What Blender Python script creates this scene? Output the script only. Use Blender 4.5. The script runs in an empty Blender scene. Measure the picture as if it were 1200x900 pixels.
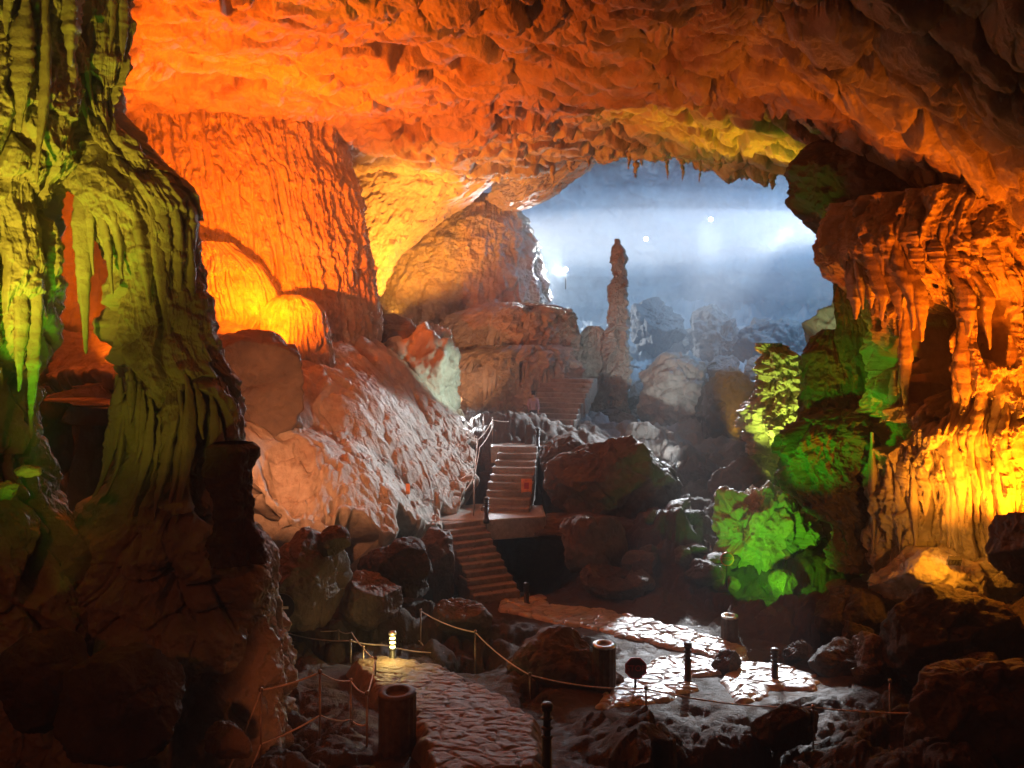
import bpy, math
import numpy as np
from mathutils import Vector

# ------------------------------------------------------------------ camera, world, light
SC = bpy.context.scene
F = 942.0                                    # focal length in photo pixels (photo 1200 wide)


def P(px, py, d):
    """world point seen at photo pixel (px, py) at distance d along the view axis"""
    return Vector(((px - 600.0) / F * d, d, (400.0 - py) / F * d))


cam_data = bpy.data.cameras.new("camera")
cam_data.sensor_width = 36.0
cam_data.lens = 36.0 * F / 1200.0
cam_data.shift_y = -50.0 / 1200.0
cam_data.clip_start = 0.1
cam_data.clip_end = 400.0
cam = bpy.data.objects.new("camera", cam_data)
SC.collection.objects.link(cam)
cam.location = (0, 0, 0)
cam.rotation_euler = (math.radians(90), 0, 0)
SC.camera = cam

world = bpy.data.worlds.new("World")
SC.world = world
world.use_nodes = True
wb = world.node_tree.nodes["Background"]
wb.inputs[0].default_value = (0.42, 0.15, 0.07, 1)
wb.inputs[1].default_value = 0.016

SC.view_settings.view_transform = 'Standard'
SC.view_settings.look = 'None'
SC.view_settings.exposure = 0.0
SC.view_settings.gamma = 1.0
SC.view_settings.use_curve_mapping = False
SC.cycles.use_denoising = True
SC.cycles.max_bounces = 5
SC.cycles.diffuse_bounces = 3
SC.cycles.glossy_bounces = 2
SC.cycles.volume_bounces = 0
SC.cycles.sample_clamp_indirect = 4.0
SC.cycles.use_light_tree = True

ORANGE = (1.0, 0.130, 0.001)
DEEP = (1.0, 0.10, 0.001)
AMBER = (1.0, 0.33, 0.025)
LIME = (0.78, 0.80, 0.03)
GREEN = (0.18, 1.0, 0.012)
YGREEN = (0.72, 1.0, 0.10)
WHITE = (0.86, 0.93, 1.0)
BLUE = (0.24, 0.54, 1.0)


def spot(name, loc, target, watts, col, angle=90, blend=0.6, radius=0.12):
    l = bpy.data.lights.new(name, 'SPOT')
    l.energy = watts
    l.color = col
    l.spot_size = math.radians(angle)
    l.spot_blend = blend
    l.shadow_soft_size = radius
    o = bpy.data.objects.new(name, l)
    SC.collection.objects.link(o)
    o.location = loc
    o.rotation_euler = (Vector(target) - Vector(loc)).to_track_quat('-Z', 'Y').to_euler()
    return o


def bulb(name, loc, watts, col, radius=0.1):
    l = bpy.data.lights.new(name, 'POINT')
    l.energy = watts
    l.color = col
    l.shadow_soft_size = radius
    o = bpy.data.objects.new(name, l)
    SC.collection.objects.link(o)
    o.location = loc
    return o


# orange floods at the left
spot("flood_orange", P(128, 430, 13.6), P(240, 40, 15.0), 9500, ORANGE, 132, 1.0)
spot("flood_orange", P(302, 366, 17.8), P(325, 150, 22.5), 6600, ORANGE, 150, 0.8, 0.06)
spot("flood_orange", P(322, 402, 19.7), P(345, 370, 20.8), 90, ORANGE, 150, 0.8)
spot("flood_orange", P(548, 472, 26.0), P(530, 395, 31.0), 650, (1.0, 0.38, 0.14), 76, 0.8)  # added orange spot to warm the terraces, no lamp known here
spot("flood_orange", P(440, 325, 26.3), P(545, 190, 27.0), 2600, AMBER, 100, 0.8)  # added unseen spot that gilds the ceiling near the arch
spot("flood_orange", P(462, 372, 28.0), P(465, 250, 31.0), 4800, AMBER, 96, 0.5)
spot("flood_orange", P(285, 545, 11.8), P(395, 480, 20.0), 1300, (1.0, 0.34, 0.13), 70, 0.8, 0.06)
# right draped column and the ceiling over it
spot("flood_amber", P(1255, 640, 12.9), P(1105, 430, 14.8), 2900, (1.0, 0.185, 0.003), 96, 0.7, 0.06)
spot("flood_amber", P(1116, 636, 13.1), P(1105, 530, 14.6), 380, (1.0, 0.28, 0.012), 84, 0.8, 0.06)
spot("flood_orange", P(1290, 620, 11.0), P(1095, 200, 15.5), 2600, ORANGE, 62, 0.9)
# yellow and green floods between the right column and the far hall
spot("flood_yellow", P(862, 520, 23.6), P(850, 150, 21.5), 7500, (1.0, 0.42, 0.006), 50, 0.9)
spot("flood_green", P(985, 410, 19.5), P(950, 180, 20.0), 320, GREEN, 60, 0.8)
spot("flood_green", P(896, 690, 15.6), P(905, 622, 18.0), 230, GREEN, 120, 0.8, 0.05)
spot("flood_green", P(890, 600, 14.2), P(985, 480, 16.3), 440, (0.07, 1.0, 0.01), 56, 0.9, 0.05)
spot("flood_green", P(925, 335, 16.6), P(945, 225, 17.2), 45, GREEN, 46, 0.7, 0.05)
spot("flood_lime", P(990, 430, 25.5), P(968, 348, 30.0), 500, (0.75, 1.0, 0.5), 34, 0.8)
spot("flood_lime", P(905, 575, 19.5), P(915, 460, 21.2), 850, YGREEN, 60, 0.8)
# lime light on the near left columns
spot("flood_lime", P(-230, 520, 6.0), P(-20, 200, 9.0), 1000, (1.0, 0.74, 0.04), 76, 0.9, 0.04)
spot("flood_lime", P(70, 700, 6.6), P(150, 350, 9.2), 62, (1.0, 0.78, 0.05), 76, 0.9, 0.04)
spot("flood_green", P(28, 600, 8.4), P(85, 100, 9.2), 220, GREEN, 50, 0.9)
# white lamps of the far misty hall, mixed with added fill spots
spot("hall_lamp", P(833, 257, 36), P(868, 770, 14.2), 52000, WHITE, 10.5, 0.35, 0.5)
spot("hall_lamp", P(833, 257, 36), P(725, 733, 16.1), 60000, WHITE, 8.5, 0.4, 0.5)
spot("hall_lamp", P(757, 280, 36), P(902, 782, 13.8), 42000, WHITE, 6.6, 0.4, 0.4)
spot("terrace_fill", P(668, 518, 26.3), P(600, 400, 31.0), 2600, (1.0, 0.86, 0.76), 70, 0.8, 0.06)  # added fill for the terrace fronts, hidden behind the largest boulder
spot("tower_fill", P(792, 548, 23.4), P(735, 420, 33.0), 2200, (0.88, 0.96, 1.0), 52, 0.9, 0.08)  # added fill to whiten the tall tower, no lamp known there
spot("stair_fill", P(548, 478, 25.6), P(598, 565, 21.6), 900, WHITE, 64, 0.7, 0.08)  # added unseen spot that picks out the stair treads from behind
spot("hall_lamp", P(930, 266, 36), P(600, 550, 22.0), 40000, WHITE, 21, 0.6, 0.25)  # added source without a visible lamp, lights the stairs past the tower
spot("hall_lamp", P(663, 316, 37), P(580, 320, 34.0), 9000, WHITE, 110, 0.8, 0.2)
spot("pale_fill", P(590, 445, 24.0), P(485, 450, 26.2), 420, (0.75, 1.0, 0.85), 70, 0.8)  # added spot in open air, whitens the craggy pale rock
spot("hall_beam", (-9.0, 52.0, 6.6), (16.0, 48.0, 6.4), 225000, (1.0, 0.97, 0.94), 20, 0.95, 0.3)
spot("hall_beam", (27.0, 46.0, 7.0), (-6.0, 52.0, 6.2), 190000, (1.0, 0.97, 0.94), 20, 0.95, 0.3)
spot("hall_fill", (-9.0, 55.0, 4.0), (16.0, 50.0, 1.0), 64000, (0.72, 0.86, 1.0), 60, 0.9, 0.4)
spot("hall_blue", (22.0, 42.0, 15.5), (6.0, 50.0, -1.0), 42000, BLUE, 110, 0.8, 0.6)
spot("hall_blue", (-6.0, 44.0, 16.0), (8.0, 52.0, 0.0), 12000, BLUE, 110, 0.8, 0.6)
spot("fence_fill", (-1.2, 3.0, -2.2), (-2.3, 9.7, -4.3), 300, (1.0, 0.22, 0.06), 20, 0.7, 0.1)  # added unseen spot to lift the nearest rope fence
spot("flood_green", P(15, 596, 7.2), P(20, 560, 7.7), 6, GREEN, 100, 0.8, 0.03)
# weak warm light from the walkway behind the camera
spot("walkway_lamp", (-5.0, -3.0, 3.0), (1.0, 11.0, -5.0), 300, (1.0, 0.16, 0.03), 110, 0.9, 0.3)


# ------------------------------------------------------------------ noise in numpy
def _hash(ix, iy, iz, seed):
    with np.errstate(over='ignore'):
        n = (ix.astype(np.uint32) * np.uint32(374761393) + iy.astype(np.uint32) * np.uint32(668265263)
             + iz.astype(np.uint32) * np.uint32(2246822519) + np.uint32((seed * 3266489917) & 0xffffffff))
        n = (n ^ (n >> np.uint32(13))) * np.uint32(1274126177)
        n = (n ^ (n >> np.uint32(15))) * np.uint32(2654435761)
        return n ^ (n >> np.uint32(16))


def perlin(p, seed=0):
    i = np.floor(p).astype(np.int64)
    f = (p - i).astype(np.float32)
    u = f * f * f * (f * (f * 6 - 15) + 10)
    out = 0
    for dx in (0, 1):
        wx = u[..., 0] if dx else 1 - u[..., 0]
        for dy in (0, 1):
            wy = u[..., 1] if dy else 1 - u[..., 1]
            for dz in (0, 1):
                wz = u[..., 2] if dz else 1 - u[..., 2]
                h = _hash(i[..., 0] + dx, i[..., 1] + dy, i[..., 2] + dz, seed)
                gx = (h & np.uint32(1023)).astype(np.float32) / 511.5 - 1
                gy = ((h >> np.uint32(10)) & np.uint32(1023)).astype(np.float32) / 511.5 - 1
                gz = ((h >> np.uint32(20)) & np.uint32(1023)).astype(np.float32) / 511.5 - 1
                out = out + wx * wy * wz * (gx * (f[..., 0] - dx) + gy * (f[..., 1] - dy) + gz * (f[..., 2] - dz))
    return out * 1.25


def fbm(p, octaves=4, seed=0, gain=0.5):
    a, s, t = 1.0, 0.0, p.copy()
    for k in range(octaves):
        s = s + a * perlin(t, seed + k * 17)
        t = t * 2.03 + 11.3
        a *= gain
    return s


def ridged(p, octaves=4, seed=0, gain=0.5):
    a, s, t = 1.0, 0.0, p.copy()
    for k in range(octaves):
        s = s + a * (1 - 2 * np.abs(perlin(t, seed + k * 17)))
        t = t * 2.07 + 7.7
        a *= gain
    return s


def worley(p, seed=0):
    i = np.floor(p).astype(np.int64)
    f = (p - i).astype(np.float32)
    f1 = np.full(p.shape[:-1], 9.0, np.float32)
    f2 = f1.copy()
    for dx in (-1, 0, 1):
        for dy in (-1, 0, 1):
            for dz in (-1, 0, 1):
                h = _hash(i[..., 0] + dx, i[..., 1] + dy, i[..., 2] + dz, seed)
                x = dx + (h & np.uint32(1023)).astype(np.float32) / 1023.0 - f[..., 0]
                y = dy + ((h >> np.uint32(10)) & np.uint32(1023)).astype(np.float32) / 1023.0 - f[..., 1]
                z = dz + ((h >> np.uint32(20)) & np.uint32(1023)).astype(np.float32) / 1023.0 - f[..., 2]
                dd = x * x + y * y + z * z
                f2 = np.minimum(f2, np.maximum(f1, dd))
                f1 = np.minimum(f1, dd)
    return np.sqrt(f1), np.sqrt(f2)


def cells(p, seed=0):
    """distances to the two nearest cell centres, offset from the nearest one and its random number"""
    i = np.floor(p).astype(np.int64)
    f = (p - i).astype(np.float32)
    sh = p.shape[:-1]
    f1 = np.full(sh, 9.0, np.float32)
    f2 = f1.copy()
    off = np.zeros(p.shape, np.float32)
    rnd = np.zeros(sh, np.float32)
    for dx in (-1, 0, 1):
        for dy in (-1, 0, 1):
            for dz in (-1, 0, 1):
                h = _hash(i[..., 0] + dx, i[..., 1] + dy, i[..., 2] + dz, seed)
                x = dx + (h & np.uint32(1023)).astype(np.float32) / 1023.0 - f[..., 0]
                y = dy + ((h >> np.uint32(10)) & np.uint32(1023)).astype(np.float32) / 1023.0 - f[..., 1]
                z = dz + ((h >> np.uint32(20)) & np.uint32(1023)).astype(np.float32) / 1023.0 - f[..., 2]
                dd = x * x + y * y + z * z
                near = dd < f1
                f2 = np.minimum(f2, np.maximum(f1, dd))
                f1 = np.minimum(f1, dd)
                off[near] = -np.stack([x, y, z], -1)[near]
                rnd[near] = ((h ^ (h >> np.uint32(11))) & np.uint32(4095)).astype(np.float32)[near] / 4095.0
    return np.sqrt(f1), np.sqrt(f2), off, rnd


def blocks(p, seed, tilt=0.5):
    """broken rock: every cell at its own height and slant, with cracks between"""
    f1, f2, off, rnd = cells(p, seed)
    tx = np.sin(rnd * 61.0) * tilt
    ty = np.cos(rnd * 97.0) * tilt
    return (rnd - 0.5) + tx * off[..., 0] + ty * off[..., 1] - 0.35 * sstep(0.22, 0.0, f2 - f1)


def V3(x, y, z):
    return np.stack(np.broadcast_arrays(np.asarray(x, np.float64), np.asarray(y, np.float64), np.asarray(z, np.float64)), -1)


def sstep(a, b, x):
    t = np.clip((x - a) / (b - a), 0, 1)
    return t * t * (3 - 2 * t)


class RBF:
    """thin-plate interpolation z(x, y) through scattered points"""

    def __init__(self, pts, smooth=0.02):
        pts = np.array([tuple(p) for p in pts], float)
        self.c = pts[:, :2]
        n = len(pts)
        A = self._phi(np.linalg.norm(self.c[:, None] - self.c[None], axis=-1)) + smooth * np.eye(n)
        Q = np.c_[np.ones(n), self.c]
        M = np.block([[A, Q], [Q.T, np.zeros((3, 3))]])
        self.w = np.linalg.solve(M, np.r_[pts[:, 2], 0, 0, 0])

    @staticmethod
    def _phi(r):
        return np.where(r > 1e-9, r * r * np.log(np.maximum(r, 1e-9)), 0.0)

    def __call__(self, x, y):
        x = np.asarray(x, float)
        y = np.asarray(y, float)
        n = len(self.c)
        out = self.w[n] + self.w[n + 1] * x + self.w[n + 2] * y
        for k in range(n):
            out = out + self.w[k] * self._phi(np.hypot(x - self.c[k, 0], y - self.c[k, 1]))
        return out


# ------------------------------------------------------------------ mesh and object helpers
def link(o, parent=None):
    SC.collection.objects.link(o)
    if parent is not None:
        o.parent = parent
    return o


def tag(o, label=None, cat=None, group=None, kind=None):
    if label: o["label"] = label
    if cat: o["category"] = cat
    if group: o["group"] = group
    if kind: o["kind"] = kind
    return o


def thing(name, label, cat, loc, group=None, rz=0.0):
    o = bpy.data.objects.new(name, None)
    o.empty_display_size = 0.2
    link(o)
    o.location = loc
    o.rotation_euler = (0, 0, rz)
    return tag(o, label, cat, group)


def mesh_np(name, verts, quads, mat, parent=None, smooth=True):
    me = bpy.data.meshes.new(name)
    verts = np.asarray(verts, np.float32).reshape(-1, 3)
    quads = np.asarray(quads, np.int32).reshape(-1, 4)
    me.vertices.add(len(verts))
    me.vertices.foreach_set("co", verts.ravel())
    me.loops.add(quads.size)
    me.loops.foreach_set("vertex_index", quads.ravel())
    me.polygons.add(len(quads))
    me.polygons.foreach_set("loop_start", np.arange(0, quads.size, 4, dtype=np.int32))
    me.polygons.foreach_set("loop_total", np.full(len(quads), 4, np.int32))
    me.polygons.foreach_set("use_smooth", np.full(len(quads), smooth, bool))
    me.update(calc_edges=True)
    me.materials.append(mat)
    o = bpy.data.objects.new(name, me)
    return link(o, parent)


def grid_quads(nu, nv, wrap=False):
    u = np.arange(nu if wrap else nu - 1)
    v = np.arange(nv - 1)
    U, W = np.meshgrid(u, v, indexing='ij')
    U2 = (U + 1) % nu
    return np.stack([U * nv + W, U2 * nv + W, U2 * nv + W + 1, U * nv + W + 1], -1).reshape(-1, 4)


def mesh_py(name, verts, faces, mat, parent=None, smooth=False, bevel=0.0):
    me = bpy.data.meshes.new(name)
    me.from_pydata([tuple(v) for v in verts], [], faces)
    me.materials.append(mat)
    if smooth:
        me.polygons.foreach_set("use_smooth", [True] * len(me.polygons))
    me.update()
    o = bpy.data.objects.new(name, me)
    link(o, parent)
    if bevel:
        b = o.modifiers.new("edge", 'BEVEL')
        b.width = bevel
        b.segments = 2
    return o


class MB:
    """collects tubes, lathes and boxes into one mesh"""

    def __init__(self):
        self.v, self.f = [], []

    def tube(self, pts, r, n=8):
        pts = [Vector(p) for p in pts]
        rings = []
        for i, p in enumerate(pts):
            a = pts[max(i - 1, 0)]
            b = pts[min(i + 1, len(pts) - 1)]
            t = (b - a).normalized()
            s = t.cross(Vector((0, 0, 1)))
            if s.length < 1e-3: s = t.cross(Vector((0, 1, 0)))
            s.normalize()
            w = s.cross(t)
            rr = r[i] if isinstance(r, (list, tuple)) else r
            base = len(self.v)
            for k in range(n):
                q = 2 * math.pi * k / n
                self.v.append(p + (s * math.cos(q) + w * math.sin(q)) * rr)
            rings.append(base)
        for a, b in zip(rings, rings[1:]):
            for k in range(n):
                self.f.append((a + k, a + (k + 1) % n, b + (k + 1) % n, b + k))
        self.f.append(tuple(rings[0] + k for k in range(n))[::-1])
        self.f.append(tuple(rings[-1] + k for k in range(n)))
        return self

    def lathe(self, prof, n=20, c=(0, 0, 0)):
        rings = []
        for r, z in prof:
            base = len(self.v)
            for k in range(n):
                q = 2 * math.pi * k / n
                self.v.append(Vector((c[0] + r * math.cos(q), c[1] + r * math.sin(q), c[2] + z)))
            rings.append(base)
        for a, b in zip(rings, rings[1:]):
            for k in range(n):
                self.f.append((a + k, a + (k + 1) % n, b + (k + 1) % n, b + k))
        self.f.append(tuple(rings[0] + k for k in range(n))[::-1])
        self.f.append(tuple(rings[-1] + k for k in range(n)))
        return self

    def box(self, c, s, rz=0.0):
        base = len(self.v)
        for x in (-1, 1):
            for y in (-1, 1):
                for z in (-1, 1):
                    X, Y = x * s[0] / 2, y * s[1] / 2
                    self.v.append(Vector((c[0] + X * math.cos(rz) - Y * math.sin(rz),
                                          c[1] + X * math.sin(rz) + Y * math.cos(rz), c[2] + z * s[2] / 2)))
        for q in ((0, 1, 3, 2), (4, 6, 7, 5), (0, 4, 5, 1), (2, 3, 7, 6), (0, 2, 6, 4), (1, 5, 7, 3)):
            self.f.append(tuple(base + k for k in q))
        return self

    def build(self, name, mat, parent=None, smooth=False, bevel=0.0):
        return mesh_py(name, self.v, self.f, mat, parent, smooth, bevel)


# ------------------------------------------------------------------ materials
def rock_mat(name, c1, c2, c3, rough=(0.45, 0.85), scale=1.0, bump=0.5, spec=0.4, coat=0.0):
    m = bpy.data.materials.new(name)
    m.use_nodes = True
    nt = m.node_tree
    N, L = nt.nodes, nt.links
    b = N["Principled BSDF"]
    tc = N.new("ShaderNodeTexCoord")

    def noise(sc, det, rg=0.6, dist=0.0):
        n = N.new("ShaderNodeTexNoise")
        n.inputs["Scale"].default_value = sc * scale
        n.inputs["Detail"].default_value = det
        n.inputs["Roughness"].default_value = rg
        n.inputs["Distortion"].default_value = dist
        L.new(tc.outputs["Object"], n.inputs["Vector"])
        return n

    big, mid, fine = noise(0.7, 5, 0.6, 0.6), noise(4.0, 6, 0.65), noise(17.0, 5, 0.7)
    r1 = N.new("ShaderNodeValToRGB")
    r1.color_ramp.elements[0].position = 0.32
    r1.color_ramp.elements[1].position = 0.68
    r1.color_ramp.elements[0].color = (*c1, 1)
    r1.color_ramp.elements[1].color = (*c2, 1)
    L.new(mid.outputs[0], r1.inputs[0])
    r2 = N.new("ShaderNodeValToRGB")
    r2.color_ramp.elements[0].position = 0.5
    r2.color_ramp.elements[1].position = 0.7
    L.new(big.outputs[0], r2.inputs[0])
    mx = N.new("ShaderNodeMix")
    mx.data_type = 'RGBA'
    L.new(r2.outputs[0], mx.inputs[0])
    L.new(r1.outputs[0], mx.inputs[6])
    mx.inputs[7].default_value = (*c3, 1)
    L.new(mx.outputs[2], b.inputs["Base Color"])
    mr = N.new("ShaderNodeMapRange")
    mr.inputs["From Min"].default_value = 0.35
    mr.inputs["From Max"].default_value = 0.65
    mr.inputs["To Min"].default_value = rough[0]
    mr.inputs["To Max"].default_value = rough[1]
    L.new(mid.outputs[0], mr.inputs[0])
    L.new(mr.outputs[0], b.inputs["Roughness"])
    b.inputs["Specular IOR Level"].default_value = spec
    if coat:
        b.inputs["Coat Weight"].default_value = coat
        b.inputs["Coat Roughness"].default_value = 0.30
    ad = N.new("ShaderNodeMath")
    ad.operation = 'MULTIPLY_ADD'
    L.new(fine.outputs[0], ad.inputs[0])
    ad.inputs[1].default_value = 0.35
    L.new(mid.outputs[0], ad.inputs[2])
    bp = N.new("ShaderNodeBump")
    bp.inputs["Strength"].default_value = bump
    bp.inputs["Distance"].default_value = 0.12 / scale
    L.new(ad.outputs[0], bp.inputs["Height"])
    L.new(bp.outputs[0], b.inputs["Normal"])
    return m


def plain_mat(name, col, rough=0.5, metal=0.0, emit=None, var=0.25, scale=9.0):
    m = bpy.data.materials.new(name)
    m.use_nodes = True
    N, L = m.node_tree.nodes, m.node_tree.links
    b = N["Principled BSDF"]
    n = N.new("ShaderNodeTexNoise")
    n.inputs["Scale"].default_value = scale
    n.inputs["Detail"].default_value = 5
    tc = N.new("ShaderNodeTexCoord")
    L.new(tc.outputs["Object"], n.inputs["Vector"])
    r = N.new("ShaderNodeValToRGB")
    r.color_ramp.elements[0].position = 0.3
    r.color_ramp.elements[1].position = 0.7
    r.color_ramp.elements[0].color = (*[c * (1 - var) for c in col], 1)
    r.color_ramp.elements[1].color = (*[min(1, c * (1 + var)) for c in col], 1)
    L.new(n.outputs[0], r.inputs[0])
    L.new(r.outputs[0], b.inputs["Base Color"])
    b.inputs["Roughness"].default_value = rough
    b.inputs["Metallic"].default_value = metal
    if emit:
        b.inputs["Emission Color"].default_value = (*emit[0], 1)
        b.inputs["Emission Strength"].default_value = emit[1]
    return m


LIMESTONE = rock_mat("limestone", (0.30, 0.27, 0.22), (0.44, 0.40, 0.34), (0.22, 0.18, 0.14))
CEILROCK = rock_mat("ceiling_limestone", (0.34, 0.30, 0.25), (0.43, 0.39, 0.33), (0.17, 0.12, 0.08), (0.7, 0.95), 1.0, 0.85, 0.12)
FLOWSTONE = rock_mat("flowstone", (0.27, 0.23, 0.18), (0.46, 0.42, 0.36), (0.30, 0.22, 0.16), (0.5, 0.85), 1.2, 0.6, 0.3)
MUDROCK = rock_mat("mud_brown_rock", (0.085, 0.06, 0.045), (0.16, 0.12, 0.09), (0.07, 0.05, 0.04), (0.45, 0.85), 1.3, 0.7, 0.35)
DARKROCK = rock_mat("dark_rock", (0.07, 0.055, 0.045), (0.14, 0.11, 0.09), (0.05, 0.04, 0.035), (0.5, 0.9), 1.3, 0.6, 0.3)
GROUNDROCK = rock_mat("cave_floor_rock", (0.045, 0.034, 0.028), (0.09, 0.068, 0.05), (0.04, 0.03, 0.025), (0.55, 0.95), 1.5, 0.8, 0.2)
COBBLE = rock_mat("wet_cobbles", (0.30, 0.27, 0.24), (0.46, 0.42, 0.37), (0.24, 0.21, 0.19), (0.25, 0.55), 2.5, 0.35, 0.5, 0.6)
DRYCOBBLE = rock_mat("brick_cobbles", (0.16, 0.12, 0.09), (0.28, 0.22, 0.17), (0.12, 0.10, 0.08), (0.5, 0.8), 2.5, 0.4, 0.25)
STEPSTONE = rock_mat("step_stone", (0.18, 0.15, 0.13), (0.32, 0.28, 0.25), (0.14, 0.12, 0.10), (0.25, 0.55), 2.0, 0.5, 0.5)
METAL = plain_mat("rail_metal", (0.30, 0.24, 0.20), 0.4, 0.7)
ROPE = plain_mat("rope_fibre", (0.62, 0.52, 0.44), 0.8)
BLACK = plain_mat("black_paint", (0.025, 0.023, 0.022), 0.45)
BARK = plain_mat("stump_bark", (0.085, 0.06, 0.045), 0.7, 0, None, 0.4, 14)
STEEL = plain_mat("steel_lid", (0.62, 0.62, 0.62), 0.28, 0.8)
SIGNRED = plain_mat("sign_red", (0.45, 0.03, 0.02), 0.45)
SIGNDARK = plain_mat("sign_dark", (0.05, 0.018, 0.015), 0.5)
SIGNWHITE = plain_mat("sign_white", (0.75, 0.7, 0.65), 0.5)
SIGNORANGE = plain_mat("sign_orange", (0.85, 0.27, 0.08), 0.55)
LAMPGLASS = plain_mat("lamp_glass", (0.9, 0.85, 0.6), 0.4, 0, ((1.0, 0.80, 0.30), 7.0), 0.03)
LENSAMBER = plain_mat("amber_lens", (0.9, 0.8, 0.5), 0.4, 0, ((1.0, 0.62, 0.22), 22.0), 0.03)
LENSWHITE = plain_mat("white_lens", (0.9, 0.9, 0.9), 0.4, 0, ((0.9, 0.97, 1.0), 40.0), 0.03)
LENSGREEN = plain_mat("green_lens", (0.6, 0.9, 0.5), 0.4, 0, ((0.4, 1.0, 0.1), 3.0), 0.03)
SKIN = plain_mat("skin", (0.5, 0.33, 0.25), 0.6)
SHIRT = plain_mat("purple_cloth", (0.42, 0.33, 0.46), 0.8)
TROUSERS = plain_mat("dark_cloth", (0.10, 0.09, 0.12), 0.8)
HAIR = plain_mat("dark_hair", (0.03, 0.022, 0.02), 0.6)

# ------------------------------------------------------------------ ground
nt = GROUNDROCK.node_tree
bs = nt.nodes["Principled BSDF"]
src = bs.inputs["Base Color"].links[0].from_socket
geo = nt.nodes.new("ShaderNodeNewGeometry")
sep = nt.nodes.new("ShaderNodeSeparateXYZ")
nt.links.new(geo.outputs["Position"], sep.inputs[0])
mr_ = nt.nodes.new("ShaderNodeMapRange")
mr_.inputs["From Min"].default_value = 23.0
mr_.inputs["From Max"].default_value = 31.0
nt.links.new(sep.outputs[1], mr_.inputs[0])
mix_ = nt.nodes.new("ShaderNodeMix")
mix_.data_type = 'RGBA'
nt.links.new(mr_.outputs[0], mix_.inputs[0])
nt.links.new(src, mix_.inputs[6])
mix_.inputs[7].default_value = (0.26, 0.24, 0.22, 1)      # floor base colour grows paler towards the far hall
nt.links.new(mix_.outputs[2], bs.inputs["Base Color"])

gp = [(-16, 2, -4.4), (0, 2, -4.6), (16, 2, -4.2), (-16, 9, -4.4), (16, 10, -3.9), (14, 16, -4.0), (-14, 16, -4.6), (-13, 24, -4.5)]
for px_, py_, z_ in [(100, 900, -4.6), (300, 895, -4.7), (560, 900, -4.75), (750, 890, -4.9), (950, 885, -4.9), (1150, 860, -4.6), (470, 790, -5.3), (640, 830, -5.15),
                     (950, 800, -5.4), (760, 815, -5.35), (860, 748, -5.5), (770, 745, -5.55), (700, 725, -5.6), (650, 712, -5.62), (590, 703, -5.6), (610, 770, -5.4), (520, 745, -5.5),
                     (430, 725, -5.4), (340, 745, -5.2), (1100, 790, -5.0), (1200, 720, -4.4), (1100, 688, -4.75), (1000, 662, -4.7), (860, 662, -4.9), (820, 690, -5.2), (740, 690, -5.35),
                     (800, 640, -4.65), (740, 606, -4.25), (860, 605, -4.35), (640, 690, -6.4), (605, 685, -6.3), (615, 535, -3.3), (800, 560, -4.0), (880, 545, -3.7), (800, 505, -3.5),
                     (720, 508, -3.75), (760, 468, -2.7), (900, 462, -2.6), (640, 480, -2.6), (560, 500, -2.9), (520, 480, -2.6), (1050, 560, -4.4)]:
    gp.append(tuple(P(px_, py_, z_ * F / (400.0 - py_))))
for q in [(800, 420, 48), (950, 410, 50), (800, 372, 60), (650, 372, 60), (1000, 372, 58), (1150, 440, 40), (450, 440, 40), (700, 440, 42)]:
    gp.append(tuple(P(*q)))
G = RBF(gp, 0.05)


def hit(px, py, lo=6.0, hi=45.0):
    """where the view through a photo pixel first meets the smooth ground"""
    d = np.linspace(lo, hi, 1600)
    x = (px - 600) / F * d
    z = (400 - py) / F * d
    below = np.nonzero(z <= G(x, d))[0]
    k = below[0] if len(below) else len(d) - 1
    return Vector((x[k], d[k], z[k]))


def seg_dist(x, y, poly, closed=True):
    n = len(poly)
    best = np.full(np.shape(x), 1e9)
    inside = np.zeros(np.shape(x), bool)
    for i in range(n if closed else n - 1):
        ax, ay = poly[i]
        bx, by = poly[(i + 1) % n]
        t = np.clip(((x - ax) * (bx - ax) + (y - ay) * (by - ay)) / ((bx - ax) ** 2 + (by - ay) ** 2 + 1e-9), 0, 1)
        best = np.minimum(best, np.hypot(x - ax - t * (bx - ax), y - ay - t * (by - ay)))
        if closed:
            c = ((ay > y) != (by > y)) & (x < (bx - ax) * (y - ay) / (by - ay + 1e-12) + ax)
            inside ^= c
    return np.where(inside, -best, best) if closed else best


def world_poly(pix):
    return [tuple(hit(px, py))[:2] for px, py in pix]


POLY_A = world_poly([(505, 925), (498, 890), (488, 862), (462, 832), (425, 806), (408, 790), (418, 784), (470, 783), (520, 794), (545, 808), (590, 832), (628, 865), (640, 925)])
POLY_B = world_poly([(575, 698), (618, 695), (640, 708), (700, 714), (760, 727), (820, 741), (874, 760), (868, 776), (905, 778), (948, 790), (955, 806),
                     (900, 806), (868, 822), (850, 800), (862, 782), (838, 768), (800, 760), (740, 746), (690, 734), (640, 726), (590, 715)])
POLY_C = world_poly([(705, 827), (722, 800), (748, 790), (772, 772), (806, 768), (842, 774), (838, 786), (806, 791), (812, 806), (775, 817)])
PATHS = (POLY_A, POLY_B, POLY_C)


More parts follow.
